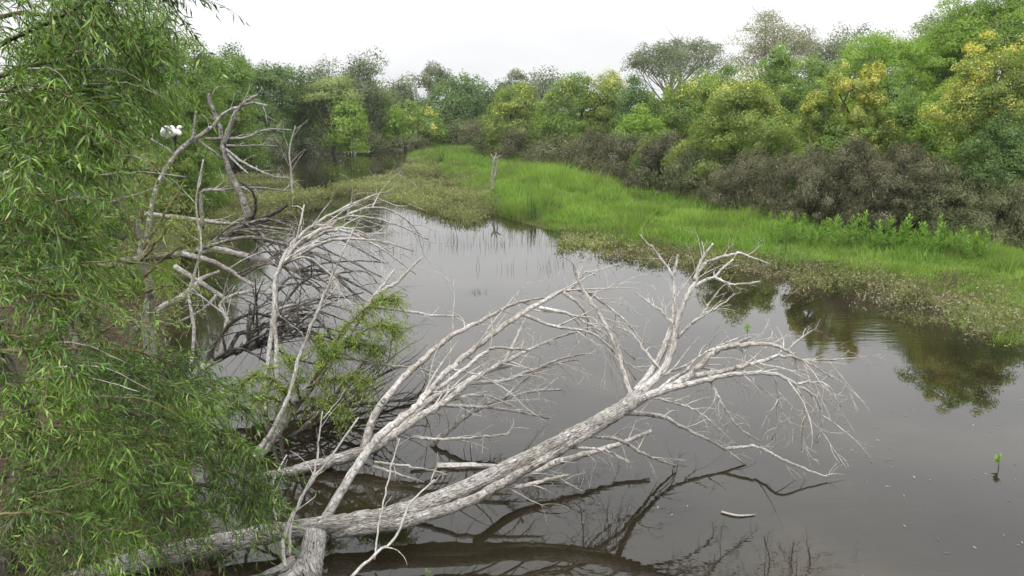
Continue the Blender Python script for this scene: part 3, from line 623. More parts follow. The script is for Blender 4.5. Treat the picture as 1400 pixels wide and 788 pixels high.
# floating bits: willow leaves and straw
n = 1100; rng = np.random.default_rng(3)
y = rng.uniform(6, 20, n); x = rng.uniform(-2.5, 9, n); k = (np.abs(x) < y * .7) & (vnoise(x, y, 1.6, 44) * .6 + vnoise(x, y, .5, 45) * .4 > .50) & inpoly(x, y, WATER); x, y = x[k], y[k]; n = len(x)
an = rng.uniform(0, 6.28, n); a = np.stack([np.cos(an), np.sin(an), an * 0], -1); w = np.stack([-np.sin(an), np.cos(an), an * 0], -1)
V, Fq = leaf_quads(np.stack([x, y, np.full(n, .004)], -1), a, w, rng.uniform(.015, .075, n), rng.uniform(.006, .014, n))
V = V + np.repeat(rng.uniform(0, .004, n), 4)[:, None] * np.array([0, 0, 1])
tag(obj('floating_leaves', np_mesh('floating_leaves', V, [Fq], M['debris'], np.clip(rng.normal(size=n) * .25 + .5, 0, 1))), 'pale fallen leaves and straw floating on the open water', 'leaves', kind='stuff')

# reed clumps, leafy weeds, small water plants
def reed_clump(name, px, py, hgt, nst, spread, label, mat='reed', droop=.25, lw=.014, seed=1, cat='reeds'):
    b = G(px, py); z0 = max(gz(b[0], b[1]), -.03); rng = np.random.default_rng(seed)
    root = empty(name, (b[0], b[1], z0), label, cat)
    V = []; Fs = []; n0 = 0
    for i in range(nst):
        p0 = np.array([b[0] + rng.normal() * spread, b[1] + rng.normal() * spread, z0 - .06]); H = hgt * rng.uniform(.55, 1.1); ld = rng.normal(size=2) * droop * H
        t = np.linspace(0, 1, 6); c = p0 + np.stack([ld[0] * t ** 1.8, ld[1] * t ** 1.8, H * (t - .12 * t ** 3 * (abs(ld).sum() / H))], -1)
        an = rng.uniform(0, 3.14); sd_ = np.array([math.cos(an), math.sin(an), 0]); w = lw * (1 - t ** 2 * .93)
        V.append(np.concatenate([c - sd_ * w[:, None], c + sd_ * w[:, None]])); i_ = np.arange(5)
        Fs.append(np.stack([i_, i_ + 1, i_ + 7, i_ + 6], -1) + n0); n0 += 12
    tint = np.repeat(np.clip(rng.normal(size=nst) * .2 + .5, 0, 1), 5)
    o = obj('blades', np_mesh('blades', np.vstack(V), [np.vstack(Fs)], M[mat], tint), root); o['kind'] = 'stuff'
    return root
reed_clump('reed_clump', 693, 277, .85, 70, .30, 'green reed clump just right of the dead post', mat='herb', seed=2)
reed_clump('reed_clump', 728, 303, 1.15, 26, .10, 'narrow dark reed clump at the water edge right of the dead post', droop=.08, seed=3, lw=.018)
reed_clump('reed_clump', 603, 230, 1.0, 30, .22, 'small dark reed clump on the far bright grass', droop=.12, seed=4, lw=.03)
reed_clump('reed_clump', 1072, 352, .8, 16, .16, 'thin dark stalks on the bank below the brown scrub', droop=.08, seed=5, lw=.008)
reed_clump('reed_clump', 655, 400, .2, 40, .13, 'short reed tuft in open water between the fallen limbs and meadow', droop=.4, seed=8, lw=.006)
reed_clump('grass_tussock', 1075, 362, .42, 160, .34, 'dense green tussock at the water edge below the thin dark stalks', mat='herb', seed=6, lw=.009, cat='grass')
reed_clump('grass_tussock', 640, 306, .35, 120, .42, 'olive tussock at the water edge left of the dead post', mat='weed', seed=7, lw=.014, cat='grass')

def leafy_weed_mesh(seed, H=.8):
    rng = np.random.default_rng(seed); V = []; n = 64
    t = rng.uniform(.1, 1, n); an = np.arange(n) * 2.4 + rng.uniform(0, .6, n); el = .75 - .5 * (1 - t)
    a = np.stack([np.cos(an) * np.cos(el), np.sin(an) * np.cos(el), np.sin(el)], -1); L = .24 * (1.15 - t * .6) * rng.uniform(.7, 1.2, n)
    c = np.stack([t * 0, t * 0, t * H], -1) + a * L[:, None] * .5; w = unit(np.cross(a, np.array([0, 0, 1.0])))
    V, Fq = leaf_quads(c, a, w, L, L * .27)
    return np_mesh('leaves', V, [Fq], M['herb'], np.clip(.35 + .35 * t + rng.normal(size=n) * .12, 0, 1))
def stem_mesh(H=.8):
    return Tubes().add(spline([(0, 0, -.08), (.01, .01, H * .5), (0, .02, H * .97)], 3), np.linspace(.009, .003, 7), 5).mesh('stem', M['stem'])
protos = [(leafy_weed_mesh(i), stem_mesh()) for i in range(4)]
rng = np.random.default_rng(23)
line = [(1046, 331), (1090, 338), (1140, 343), (1190, 347), (1240, 351), (1290, 356), (1340, 362)]
for i in range(60):
    t = (i + rng.uniform(-.3, .3)) / 59 * (len(line) - 1.001); t = min(max(0, t), len(line) - 1.001); j = int(t); f = t - j
    b = G(line[j][0] * (1 - f) + line[j + 1][0] * f, line[j][1] * (1 - f) + line[j + 1][1] * f + rng.uniform(-5, 4))
    root = empty('leafy_weed', (b[0], b[1], gz(b[0], b[1]) - .02), 'upright leafy green weed in the row at the foot of brown scrub', 'weed', 'leafy weeds at the foot of the scrub')
    s = rng.uniform(.6, 1.15) * (1.15 if 1100 < line[j][0] < 1250 else .95); root.scale = (s * .85, s * .85, s); root.rotation_euler = (rng.normal() * .06, rng.normal() * .06, rng.uniform(0, 6.28))
    lm, sm = protos[i % 4]
    for nm, me in (('stem', sm), ('leaves', lm)):
        o = bpy.data.objects.new(nm, me); COL.objects.link(o); o.parent = root

def water_plant(px, py, s, label, seed):
    b = G(px, py); rng = np.random.default_rng(seed)
    root = empty('water_plant', (b[0], b[1], 0), label, 'plant')
    n = 16; an = rng.uniform(0, 6.28, n); el = rng.uniform(.2, 1.3, n); L = s * rng.uniform(.5, 1, n)
    a = np.stack([np.cos(an) * np.cos(el), np.sin(an) * np.cos(el), np.sin(el)], -1); t = rng.uniform(.3, 1, n)
    c = b + np.stack([t * 0, t * 0, t * s * 1.2 + .02], -1) + a * L[:, None] * .5
    V, Fq = leaf_quads(c, a, unit(np.cross(a, [0, 0, 1.0])), L, L * .4)
    obj('leaves', np_mesh('leaves', V, [Fq], M['herb'], np.clip(.75 + rng.normal(size=n) * .15, 0, 1)), root)
    tb = Tubes().add(spline([b + [0, 0, -.2], b + [.01, 0, s * .5], b + [0, .01, s * 1.25]], 3), np.linspace(.006, .003, 7), 5)
    obj('stem', tb.mesh('stem', M['stem']), root)
water_plant(1021, 460, .13, 'small yellow-green plant sprouting from open water beyond the dead crown', 1)
water_plant(1364, 640, .09, 'small green sprig poking out of the water near the right edge', 2)
water_plant(585, 792, .05, 'tiny green sprout in the water at the bottom edge', 4)

# ------------------------------------------------------------------ dead wood
def pts_of(L): return np.array([P(*q) for q in L])
def limb_points(L, w0, w1, per=5, wig=0.0, rng=RNG, tp=1.0, thick=.9):
    p = spline(pts_of(L), per); n = len(p); Y = p[:, 1]
    r = (w1 + (w0 - w1) * (1 - np.linspace(0, 1, n)) ** tp) * .5 / F * Y * thick
    if wig:
        k = np.sin(np.linspace(0, math.pi, n))[:, None]; p = p + rng.normal(size=p.shape) * wig * k
    return p, r

def grow_twig(p0, t0, L, r0, rng, bend=.5, droop=-.1, n=8):
    """a crooked tapering twig"""
    d = t0.copy(); p = [p0]; st = L / n; axis = rand_dirs(1, rng)[0]; curl = rng.normal() * bend / n
    for i in range(n):
        d = unit((d + np.cross(axis, d) * curl + rng.normal(size=3) * .075 + np.array([0, 0, droop / n]))[None])[0]
        p.append(p[-1] + d * st)
    p = np.array(p); p[:, 2] = np.maximum(p[:, 2], -.12)
    return p, np.linspace(r0, max(.0014, r0 * .2), n + 1)

def side_dir(t, rng, ang, bias):
    s = unit(np.cross(t, rand_dirs(1, rng)[0])[None])[0]
    return unit((t * math.cos(ang) + s * math.sin(ang) + bias)[None])[0]

def dead_branch(root, p, r, nt, rng, tl=(.35, .9), mat='dead', twigmat='twigwood', k=9, rough=.05, bias=(0, 0, .15), droop=-.15, label=None, fine=2, tmin=.25, ang=(.5, 1.1)):
    tb = Tubes().add(p, r, k, rough, rng); br = obj('branch', tb.mesh('branch', M[mat]), root)
    if label: br['label'] = label
    ft = Tubes(); tg = unit(np.gradient(p, axis=0)); got = 0
    for j in range(nt):
        t = tmin + (1 - tmin) * (j + rng.random()) / nt; i = min(int(t * (len(p) - 1)), len(p) - 2)
        L = rng.uniform(tl[0], tl[1] * 1.35) * (1.15 - .5 * t); rr = min(r[i] * .62, .0034 + .0092 * L)
        d0 = side_dir(tg[i], rng, rng.uniform(*ang), np.array(bias))
        q, qr = grow_twig(p[i], d0, L, rr, rng, .9, droop)
        o = obj('twig', Tubes().add(q, qr, 4, 0, rng, cap=False).mesh('twig', M[twigmat]), br)
        for e in range(fine):
            m = rng.integers(2, len(q) - 1); d1 = side_dir(unit((q[m + 1] - q[m])[None])[0], rng, rng.uniform(.4, 1.0), np.zeros(3))
            s, sr = grow_twig(q[m], d1, L * rng.uniform(.3, .85), max(.0022, qr[m] * .55), rng, .8, droop * .6, 5); ft.add(s, sr, 3, 0, rng, cap=False); got += 1
            if rng.random() < .5:
                m2 = rng.integers(1, len(s) - 1); d2 = side_dir(unit((s[m2 + 1] - s[m2])[None])[0], rng, rng.uniform(.4, .9), np.zeros(3))
                s2, sr2 = grow_twig(s[m2], d2, L * rng.uniform(.12, .25), .0019, rng, 1, droop, 4); ft.add(s2, sr2, 3, 0, rng, cap=False)
    # tip spray
    if got:
        f = obj('fine_twigs', ft.mesh('fine_twigs', M[twigmat]), br); f['kind'] = 'stuff'
    return br

rngd = np.random.default_rng(404)
def dead_tree(name, label, base, trunk, limbs, mat='furrow', base_kw=None, tw=1.35):
    """trunk: list of (points, w0, w1); limbs: dicts or tuples (points, w0, w1, twigs[, kw])"""
    root = empty(name, base, label, 'dead tree')
    for (L, w0, w1) in trunk:
        p, r = limb_points(L, w0, w1, 8, .006, rngd, 1.0, .55)
        obj('trunk', Tubes().add(p, r, 20, .055, rngd).mesh('trunk', M[mat]), root)
    for l in limbs:
        kw = dict(base_kw or {}); kw.update(l[4] if len(l) > 4 else {})
        p, r = limb_points(l[0], l[1], l[2], 6, .006, rngd, 1.12, .68 if l[1] > 14 else .92); dead_branch(root, p, r, int(l[3] * tw + .5), rngd, **kw)
    return root

dr = {'droop': -.5, 'bias': (.25, 0, -.02)}          # twigs that hang over and curve to the water
A = dead_tree('fallen_dead_tree', 'large bleached dead tree lying across the water in the foreground', P(90, 800, 6.0) * [1, 1, 0],
 [([(60, 806, 5.9), (130, 786, 6.1), (190, 768, 6.3), (300, 744, 6.6), (400, 724, 6.8), (480, 715, 6.9), (560, 698, 7.1), (640, 666, 7.35), (740, 618, 7.7), (800, 588, 7.9), (845, 562, 8.03), (880, 540, 8.13)], 62, 38),
  ([(455, 728, 6.85), (510, 722, 6.85), (560, 712, 6.93), (640, 686, 7.12), (720, 642, 7.5), (790, 602, 7.8), (850, 565, 8.0)], 36, 20)],
 [ # upright fork
  ([(862, 552, 8.08), (885, 528, 8.2), (905, 508, 8.3), (918, 480, 8.42), (925, 445, 8.55), (938, 408, 8.7), (950, 388, 8.8), (953, 372, 8.85), (960, 354, 8.9), (975, 333, 8.95)], 19, 4, 6, {'tl': (.15, .4)}),
  ([(858, 548, 8.1), (888, 512, 8.35), (908, 475, 8.55), (920, 435, 8.72), (922, 400, 8.85), (920, 378, 8.92), (905, 356, 8.97), (890, 335, 9.0)], 12, 3, 5, {'tl': (.2, .45)}),
  ([(920, 380, 8.92), (924, 364, 8.93), (927, 348, 8.95)], 6, 3, 0),
  ([(950, 392, 8.8), (965, 383, 8.82), (976, 379, 8.84), (990, 366, 8.86), (1003, 355, 8.9)], 6, 3, 2, {'tl': (.12, .25)}),
  ([(976, 379, 8.84), (992, 386, 8.8), (1009, 389, 8.76), (1040, 385, 8.7)], 5, 2.5, 2, {'tl': (.1, .2)}),
  ([(949, 384, 8.82), (961, 363, 8.9), (983, 353, 8.95), (1009, 347, 9.0), (1030, 353, 9.0), (1052, 361, 9.0)], 7, 2, 3, {'tl': (.12, .25)}),
  ([(921, 443, 8.58), (905, 428, 8.7), (892, 417, 8.78), (868, 400, 8.9)], 5, 2, 4, {'tl': (.15, .35)}),
  ([(926, 462, 8.5), (942, 446, 8.5), (959, 431, 8.52), (970, 415, 8.55), (982, 399, 8.6)], 6, 2, 4, {'tl': (.15, .35)}),
  ([(945, 443, 8.5), (965, 430, 8.45), (990, 414, 8.42), (1004, 401, 8.4)], 4, 2, 3, {'tl': (.1, .25)}),
  ([(906, 508, 8.3), (880, 478, 8.5), (862, 455, 8.65), (846, 448, 8.75)], 5, 2, 4, {'tl': (.2, .4)}),
  # right fork
  ([(870, 547, 8.1), (900, 536, 8.13), (927, 524, 8.15), (956, 502, 8.15), (972, 486, 8.15), (988, 475, 8.12), (1012, 472, 8.1), (1048, 470, 8.05), (1077, 480, 8.0), (1092, 491, 7.97), (1116, 492, 7.95), (1145, 491, 7.9), (1161, 479, 7.88)], 18, 2.5, 10, dict(dr, tl=(.25, .7))),
  ([(932, 520, 8.15), (950, 513, 8.13), (975, 510, 8.1), (1007, 503, 8.05), (1047, 491, 8.0), (1073, 487, 7.97), (1103, 495, 7.95), (1140, 518, 7.9)], 11, 2.5, 9, dict(dr, tl=(.25, .75))),
  ([(908, 533, 8.14), (935, 527, 8.11), (965, 520, 8.05), (991, 514, 8.0), (1023, 511, 7.95), (1060, 512, 7.9), (1089, 526, 7.87), (1117, 545, 7.85), (1124, 580, 7.85), (1117, 606, 7.85)], 11, 2.5, 9, dict(dr, tl=(.25, .7))),
  ([(1089, 526, 7.87), (1107, 522, 7.85), (1131, 527, 7.8), (1149, 556, 7.78)], 5, 2, 5, dict(dr, tl=(.15, .4))),
  ([(1089, 529, 7.87), (1100, 553, 7.85), (1097, 585, 7.85), (1096, 616, 7.85)], 4, 2, 5, dict(dr, tl=(.15, .35))),
  ([(1058, 511, 7.9), (1064, 540, 7.92), (1067, 568, 7.95), (1055, 602, 8.0)], 4, 2, 5, dict(dr, tl=(.15, .35))),
  ([(970, 513, 8.1), (977, 533, 8.05), (987, 553, 8.02), (1011, 585, 8.0), (1040, 604, 7.98)], 6, 2, 6, dict(dr, tl=(.15, .4))),
  ([(1075, 481, 8.0), (1094, 464, 8.05), (1110, 452, 8.1)], 4, 2, 3, {'tl': (.1, .25)}),
  ([(988, 475, 8.12), (1005, 470, 8.14), (1027, 461, 8.2)], 6, 3, 1, {'tl': (.1, .2)}),
  ([(898, 536, 8.13), (915, 521, 8.2), (938, 506, 8.3), (955, 488, 8.42), (990, 470, 8.5), (1012, 462, 8.55)], 6, 2, 6, dict(dr, tl=(.2, .5))),
  ([(890, 526, 8.2), (908, 512, 8.3), (935, 502, 8.4), (975, 505, 8.45), (1000, 512, 8.45)], 7, 2, 6, dict(dr, tl=(.2, .5))),
  ([(882, 542, 8.12), (905, 546, 8.12), (935, 555, 8.1), (965, 570, 8.1), (985, 590, 8.1)], 6, 2, 6, dict(dr, tl=(.2, .5))),
  # low limbs reaching the water
  ([(848, 566, 8.02), (869, 565, 8.45), (907, 571, 8.82), (941, 588, 8.85), (992, 615, 8.72), (1022, 638, 8.6)], 10, 3, 7, dict(dr, tl=(.2, .5))),
  ([(990, 614, 8.72), (1016, 611, 8.68), (1040, 612, 8.62), (1069, 628, 8.3), (1100, 641, 8.25), (1132, 653, 8.22)], 6, 3, 4, dict(dr, tl=(.15, .35))),
  ([(808, 596, 7.88), (830, 598, 7.95), (853, 604, 8.05), (880, 620, 8.2), (899, 629, 8.35), (924, 637, 8.5)], 8, 3, 5, dict(dr, tl=(.2, .5))),
  ([(660, 672, 7.35), (690, 668, 7.4), (728, 662, 7.45), (755, 654, 7.5), (777, 650, 7.52)], 10, 4, 3, dict(dr, tl=(.15, .4))),
  ([(650, 678, 7.35), (700, 656, 7.8), (742, 641, 8.05), (771, 630, 8.22), (810, 618, 8.42), (850, 606, 8.65), (890, 590, 8.85)], 20, 9, 6, dict(dr, tl=(.2, .4))),
  ([(782, 612, 7.82), (815, 614, 7.75), (838, 620, 7.7), (862, 635, 7.7)], 5, 2.5, 3, dict(dr, tl=(.1, .3))),
  # branch back to the arching tips
  ([(868, 548, 8.09), (859, 530, 8.2), (853, 510, 8.38), (845, 482, 8.55), (824, 438, 8.85), (806, 410, 9.0), (795, 392, 9.08), (787, 375, 9.1), (783, 357, 9.12)], 9, 3, 6, {'tl': (.2, .5)}),
  # tall limb from the base of the trunk, arching far over
  ([(436, 722, 6.85), (450, 700, 6.95), (475, 658, 7.15), (510, 606, 7.45), (546, 575, 7.7), (572, 552, 7.9), (614, 505, 8.3), (653, 474, 8.6), (703, 435, 8.95), (740, 414, 9.2), (776, 396, 9.45), (801, 399, 9.55), (826, 415, 9.6), (857, 441, 9.6), (880, 470, 9.6)], 22, 3, 14, dict(dr, tl=(.4, 1.0), tmin=.35)),
  ([(776, 397, 9.45), (790, 385, 9.5), (800, 372, 9.52), (815, 376, 9.55)], 6, 2.5, 2, {'tl': (.1, .25)}),
  ([(735, 421, 9.15), (770, 427, 9.15), (800, 440, 9.1), (832, 460, 9.05), (868, 492, 9.0)], 6, 2, 7, dict(dr, tl=(.3, .7))),
  ([(715, 430, 9.03), (760, 447, 9.0), (808, 455, 8.95), (845, 485, 8.9), (870, 520, 8.85)], 6, 2, 7, dict(dr, tl=(.3, .7))),
  ([(770, 400, 9.4), (795, 420, 9.35), (815, 455, 9.3), (850, 492, 9.25), (880, 510, 9.2)], 6, 2, 7, dict(dr, tl=(.3, .7))),
  ([(588, 537, 8.05), (615, 520, 8.2), (660, 484, 8.45), (676, 476, 8.55), (705, 477, 8.7), (722, 479, 8.8)], 8, 3, 4, {'tl': (.2, .45)}),
 ])

B = dead_tree('fallen_dead_tree', 'smaller bleached dead tree fallen behind the large one, its limbs arching up to the right', P(330, 672, 8.1) * [1, 1, 0],
 [([(318, 678, 8.0), (354, 658, 8.3), (400, 645, 8.4), (448, 632, 8.5), (502, 616, 8.6), (528, 602, 8.68)], 34, 30)],
 [([(496, 617, 8.6), (512, 568, 8.75), (540, 530, 8.95), (566, 503, 9.1), (600, 473, 9.3), (625, 455, 9.42), (660, 438, 9.6), (694, 419, 9.8), (720, 411, 9.9), (745, 407, 9.95)], 19, 4, 9, {'tl': (.25, .6), 'tmin': .45}),
  ([(520, 606, 8.65), (545, 590, 8.75), (576, 568, 8.9), (606, 551, 9.05), (640, 524, 9.25), (675, 503, 9.45), (700, 490, 9.6), (726, 477, 9.75), (759, 463, 9.9), (804, 449, 10.1)], 20, 4, 12, dict(dr, tl=(.3, .8))),
  ([(530, 600, 8.68), (560, 570, 8.9), (590, 545, 9.1), (625, 530, 9.3), (660, 510, 9.5), (700, 500, 9.6)], 14, 4, 8, dict(dr, tl=(.3, .7))),
  ([(690, 495, 9.55), (705, 465, 9.7), (716, 440, 9.8)], 7, 4, 2, {'tl': (.15, .3)}),
  ([(583, 632, 9.1), (590, 612, 9.15), (603, 597, 9.2), (638, 568, 9.35), (665, 553, 9.5), (689, 545, 9.6), (728, 535, 9.8), (767, 533, 10.0)], 15, 5, 10, dict(dr, tl=(.25, .7))),
  ([(689, 545, 9.6), (720, 518, 9.7), (750, 500, 9.8), (790, 492, 9.9)], 6, 2, 6, dict(dr, tl=(.2, .6))),
  ([(560, 597, 8.9), (600, 601, 8.9), (630, 599, 8.9), (665, 597, 8.95), (697, 593, 9.0)], 6, 3.5, 4, dict(dr, tl=(.15, .4))),
  ([(512, 632, 8.4), (550, 637, 8.35), (590, 643, 8.3), (612, 650, 8.25)], 5, 3, 2, {'tl': (.1, .3)}),
  ([(510, 638, 8.4), (550, 650, 8.25), (580, 660, 8.15)], 5, 3, 2, {'tl': (.1, .3)}),
  ([(600, 553, 9.0), (640, 556, 9.2), (690, 560, 9.4), (750, 572, 9.6)], 8, 3, 7, dict(dr, tl=(.25, .6))),
  ([(590, 565, 8.95), (620, 545, 9.15), (660, 540, 9.3), (700, 555, 9.4)], 7, 3, 6, dict(dr, tl=(.2, .6))),
  ([(640, 524, 9.25), (690, 520, 9.5), (730, 505, 9.7), (770, 490, 9.9), (800, 484, 10.0)], 8, 2.5, 7, dict(dr, tl=(.25, .6))),
 ])
# log lying in the water
lg = pts_of([(598, 640, 8.6), (640, 639, 8.62), (680, 641, 8.6)])
top_mesh('floating_log', Tubes().add(spline(lg, 5), np.linspace(.062, .05, 11), 10, .05, rngd).mesh('floating_log', M['drift']), lg[0], 'short pale log floating between the two fallen trunks', 'log')
tw = spline(np.array([G(986, 700, .01), G(1008, 705, .012), G(1032, 704, .008)]), 5)
top_mesh('floating_stick', Tubes().add(tw, np.linspace(.014, .007, len(tw)), 6, .05, rngd).mesh('floating_stick', M['drift']), tw[0], 'short pale stick floating below the dead crown', 'stick')

C = dead_tree('leaning_dead_tree', 'leaning grey trunk with a living leafy spray, left of the fallen trees', P(330, 652, 8.5) * [1, 1, 0],
 [([(322, 662, 8.4), (340, 638, 8.6), (370, 600, 8.9), (398, 562, 9.2), (430, 520, 9.5), (465, 475, 9.9), (497, 427, 10.2)], 38, 13)],
 [([(490, 437, 10.15), (517, 401, 10.4), (539, 389, 10.5), (560, 369, 10.7), (577, 352, 10.8)], 9, 3, 4, {'tl': (.2, .4)}),
  ([(512, 408, 10.35), (525, 388, 10.45), (541, 368, 10.55)], 6, 3, 2, {'tl': (.15, .3)}),
  ([(345, 632, 8.5), (372, 590, 8.6), (395, 540, 8.7), (411, 484, 8.9), (433, 428, 9.1), (453, 380, 9.3), (475, 333, 9.5), (492, 300, 9.6)], 9, 2, 6, {'tl': (.2, .5), 'tmin': .4}),
  ([(455, 488, 9.8), (490, 492, 9.7), (520, 498, 9.7), (560, 502, 9.75), (600, 510, 9.8)], 6, 2.5, 5, {'tl': (.2, .5)}),
  ([(505, 420, 10.3), (550, 424, 10.3), (590, 431, 10.3), (628, 432, 10.3)], 5, 3, 3, {'tl': (.15, .4)}),
 ])
# drowned brush under the leafy spray, underside shade painted into its wood
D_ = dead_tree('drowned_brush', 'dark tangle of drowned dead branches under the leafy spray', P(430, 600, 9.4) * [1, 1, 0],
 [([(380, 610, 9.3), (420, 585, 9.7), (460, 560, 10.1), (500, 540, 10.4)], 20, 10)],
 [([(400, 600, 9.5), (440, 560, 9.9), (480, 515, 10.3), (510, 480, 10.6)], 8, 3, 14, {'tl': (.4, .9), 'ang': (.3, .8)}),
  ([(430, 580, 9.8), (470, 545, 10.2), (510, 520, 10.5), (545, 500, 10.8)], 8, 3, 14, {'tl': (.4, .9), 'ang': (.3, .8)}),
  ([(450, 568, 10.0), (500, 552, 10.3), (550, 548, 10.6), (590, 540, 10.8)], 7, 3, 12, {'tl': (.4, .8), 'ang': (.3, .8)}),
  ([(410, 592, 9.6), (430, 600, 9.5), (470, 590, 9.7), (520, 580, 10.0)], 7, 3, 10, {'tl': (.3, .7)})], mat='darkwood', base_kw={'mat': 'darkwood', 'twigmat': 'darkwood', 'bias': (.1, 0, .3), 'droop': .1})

dk = {'mat': 'darkwood'}  # tangle stems with the shade of their undersides in the wood colour
def arcs(n, seed, A0, A1, dx, dy, kw):
    """long thin branches springing from the stem between A0 and A1"""
    rg = np.random.default_rng(seed); out = []
    for i in range(n):
        t = rg.random(); sx, sy, Y = [A0[q] * (1 - t) + A1[q] * t for q in range(3)]; ex, ey = rg.uniform(*dx), rg.uniform(*dy); bow = rg.uniform(4, 30); dY = rg.uniform(-.7, .9)
        out.append(([(sx, sy, Y), (sx + ex * .33, sy + ey * .25 - bow, Y + dY * .4), (sx + ex * .68, sy + ey * .66 - bow * .8, Y + dY * .8), (sx + ex, sy + ey, Y + dY)], rg.uniform(3.2, 6.5), 1.8, 2, dict(kw, tl=(.35, .9), fine=2)))
    return out
gw = {'mat': 'greywood', 'twigmat': 'greywood'}
E = dead_tree('dead_snag', 'forked dead snag above the water on the left, the egret beside its tip', P(100, 380, 12.0) * [1, 1, 0],
 [([(60, 392, 11.6), (100, 378, 12.0), (150, 362, 12.3), (210, 352, 12.6), (260, 345, 12.9), (300, 328, 13.2), (335, 306, 13.5), (346, 297, 13.6)], 24, 12)],
 [([(341, 301, 13.55), (329, 267, 13.5), (313, 232, 13.5), (306, 206, 13.5), (301, 176, 13.5), (296, 162, 13.5), (287, 140, 13.5), (285, 128, 13.5)], 9.5, 5, 3, {'tl': (.15, .4)}),
  ([(306, 198, 13.5), (315, 171, 13.5), (324, 151, 13.5), (338, 138, 13.5), (352, 130, 13.5)], 7, 4, 2, {'tl': (.15, .3)}),
  ([(200, 330, 12.7), (212, 262, 12.9), (235, 219, 13.0), (253, 199, 13.15), (271, 188, 13.3), (294, 170, 13.45), (304, 157, 13.5), (327, 146, 13.5), (346, 141, 13.5), (365, 145, 13.5)], 8, 3, 3, {'tl': (.2, .45), 'tmin': .5}),
  ([(255, 197, 13.2), (264, 187, 13.2), (266, 170, 13.2), (268, 152, 13.2)], 5, 3, 0),
  ([(240, 214, 13.02), (232, 206, 13.0), (221, 199, 12.95), (206, 190, 12.9)], 4, 2.5, 1, {'tl': (.15, .2)}),
  ([(281, 190, 13.3), (305, 190, 13.5), (332, 189, 13.6), (352, 182, 13.7), (367, 177, 13.8), (398, 178, 13.9)], 5, 2, 3, {'tl': (.2, .5)}),
  ([(309, 199, 13.5), (330, 200, 13.6), (347, 199, 13.7), (380, 200, 13.9)], 4, 2, 2, {'tl': (.2, .4)}),
  ([(309, 204, 13.5), (329, 220, 13.3), (350, 231, 13.1), (372, 241, 13.0), (395, 244, 13.0)], 4, 2, 3, {'tl': (.2, .5)}),
  ([(311, 210, 13.5), (326, 226, 13.3), (340, 238, 13.2)], 4, 2, 1, {'tl': (.15, .3)}),
  ([(270, 192, 13.3), (290, 206, 13.3), (303, 218, 13.4)], 5, 3, 0),
  ([(342, 303, 13.55), (350, 283, 13.4), (345, 262, 13.3), (327, 248, 13.2)], 6, 3, 2, dict(dk, tl=(.15, .3))),
  ([(344, 305, 13.55), (372, 293, 13.4), (393, 281, 13.3)], 8, 4, 1, dict(dk, tl=(.15, .3))),
  ([(190, 292, 13.6), (262, 300, 13.9), (300, 305, 13.9), (332, 307, 13.9), (389, 313, 13.9), (420, 318, 13.9)], 8, 3, 6, {'tl': (.3, .7)}),
  ([(277, 312, 13.4), (275, 267, 13.4), (286, 260, 13.4), (304, 260, 13.5), (347, 256, 13.6), (395, 262, 13.7)], 6, 2, 5, {'tl': (.2, .5)}),
  ([(270, 345, 12.9), (294, 341, 13.0), (336, 350, 13.1), (377, 361, 13.2), (411, 372, 13.3), (442, 383, 13.4), (462, 381, 13.4), (480, 398, 13.5), (498, 420, 13.6)], 11, 3, 9, {'tl': (.3, .8), 'mat': 'dead'}),
  ([(441, 382, 13.4), (467, 372, 13.5), (500, 372, 13.6), (518, 390, 13.7)], 5, 2, 5, dict(dr, tl=(.3, .6))),
  ([(250, 347, 12.8), (290, 358, 12.7), (322, 375, 12.6), (372, 408, 12.3), (403, 436, 12.1), (434, 473, 11.9)], 9, 4, 8, {'tl': (.3, .8)}),
  ([(341, 308, 13.55), (366, 327, 13.4), (394, 341, 13.3), (430, 352, 13.3)], 6, 3, 6, {'tl': (.3, .7)}),
  ([(185, 452, 11.1), (222, 420, 11.5), (250, 405, 11.9), (275, 382, 12.2), (300, 372, 12.4)], 16, 8, 3, {'tl': (.2, .5)}),
  ([(240, 365, 12.4), (263, 380, 12.2), (299, 402, 12.0), (322, 420, 11.9), (350, 440, 11.8), (400, 452, 11.7)], 9, 3, 10, {'tl': (.3, .8)}),
  ([(299, 402, 12.0), (275, 425, 11.6), (245, 440, 11.3)], 6, 3, 3, {'tl': (.2, .5)}),
 ] + arcs(9, 5, (262, 345, 12.9), (335, 306, 13.5), (90, 230), (20, 110), dict(gw, droop=-.5)) + arcs(8, 6, (322, 375, 12.6), (403, 436, 12.1), (40, 140), (-50, 50), dict(gw, droop=-.4)) + arcs(5, 7, (336, 350, 13.1), (442, 383, 13.4), (50, 130), (-30, 60), dict(gw, droop=-.7)), mat='greywood', base_kw={'mat': 'greydead'})
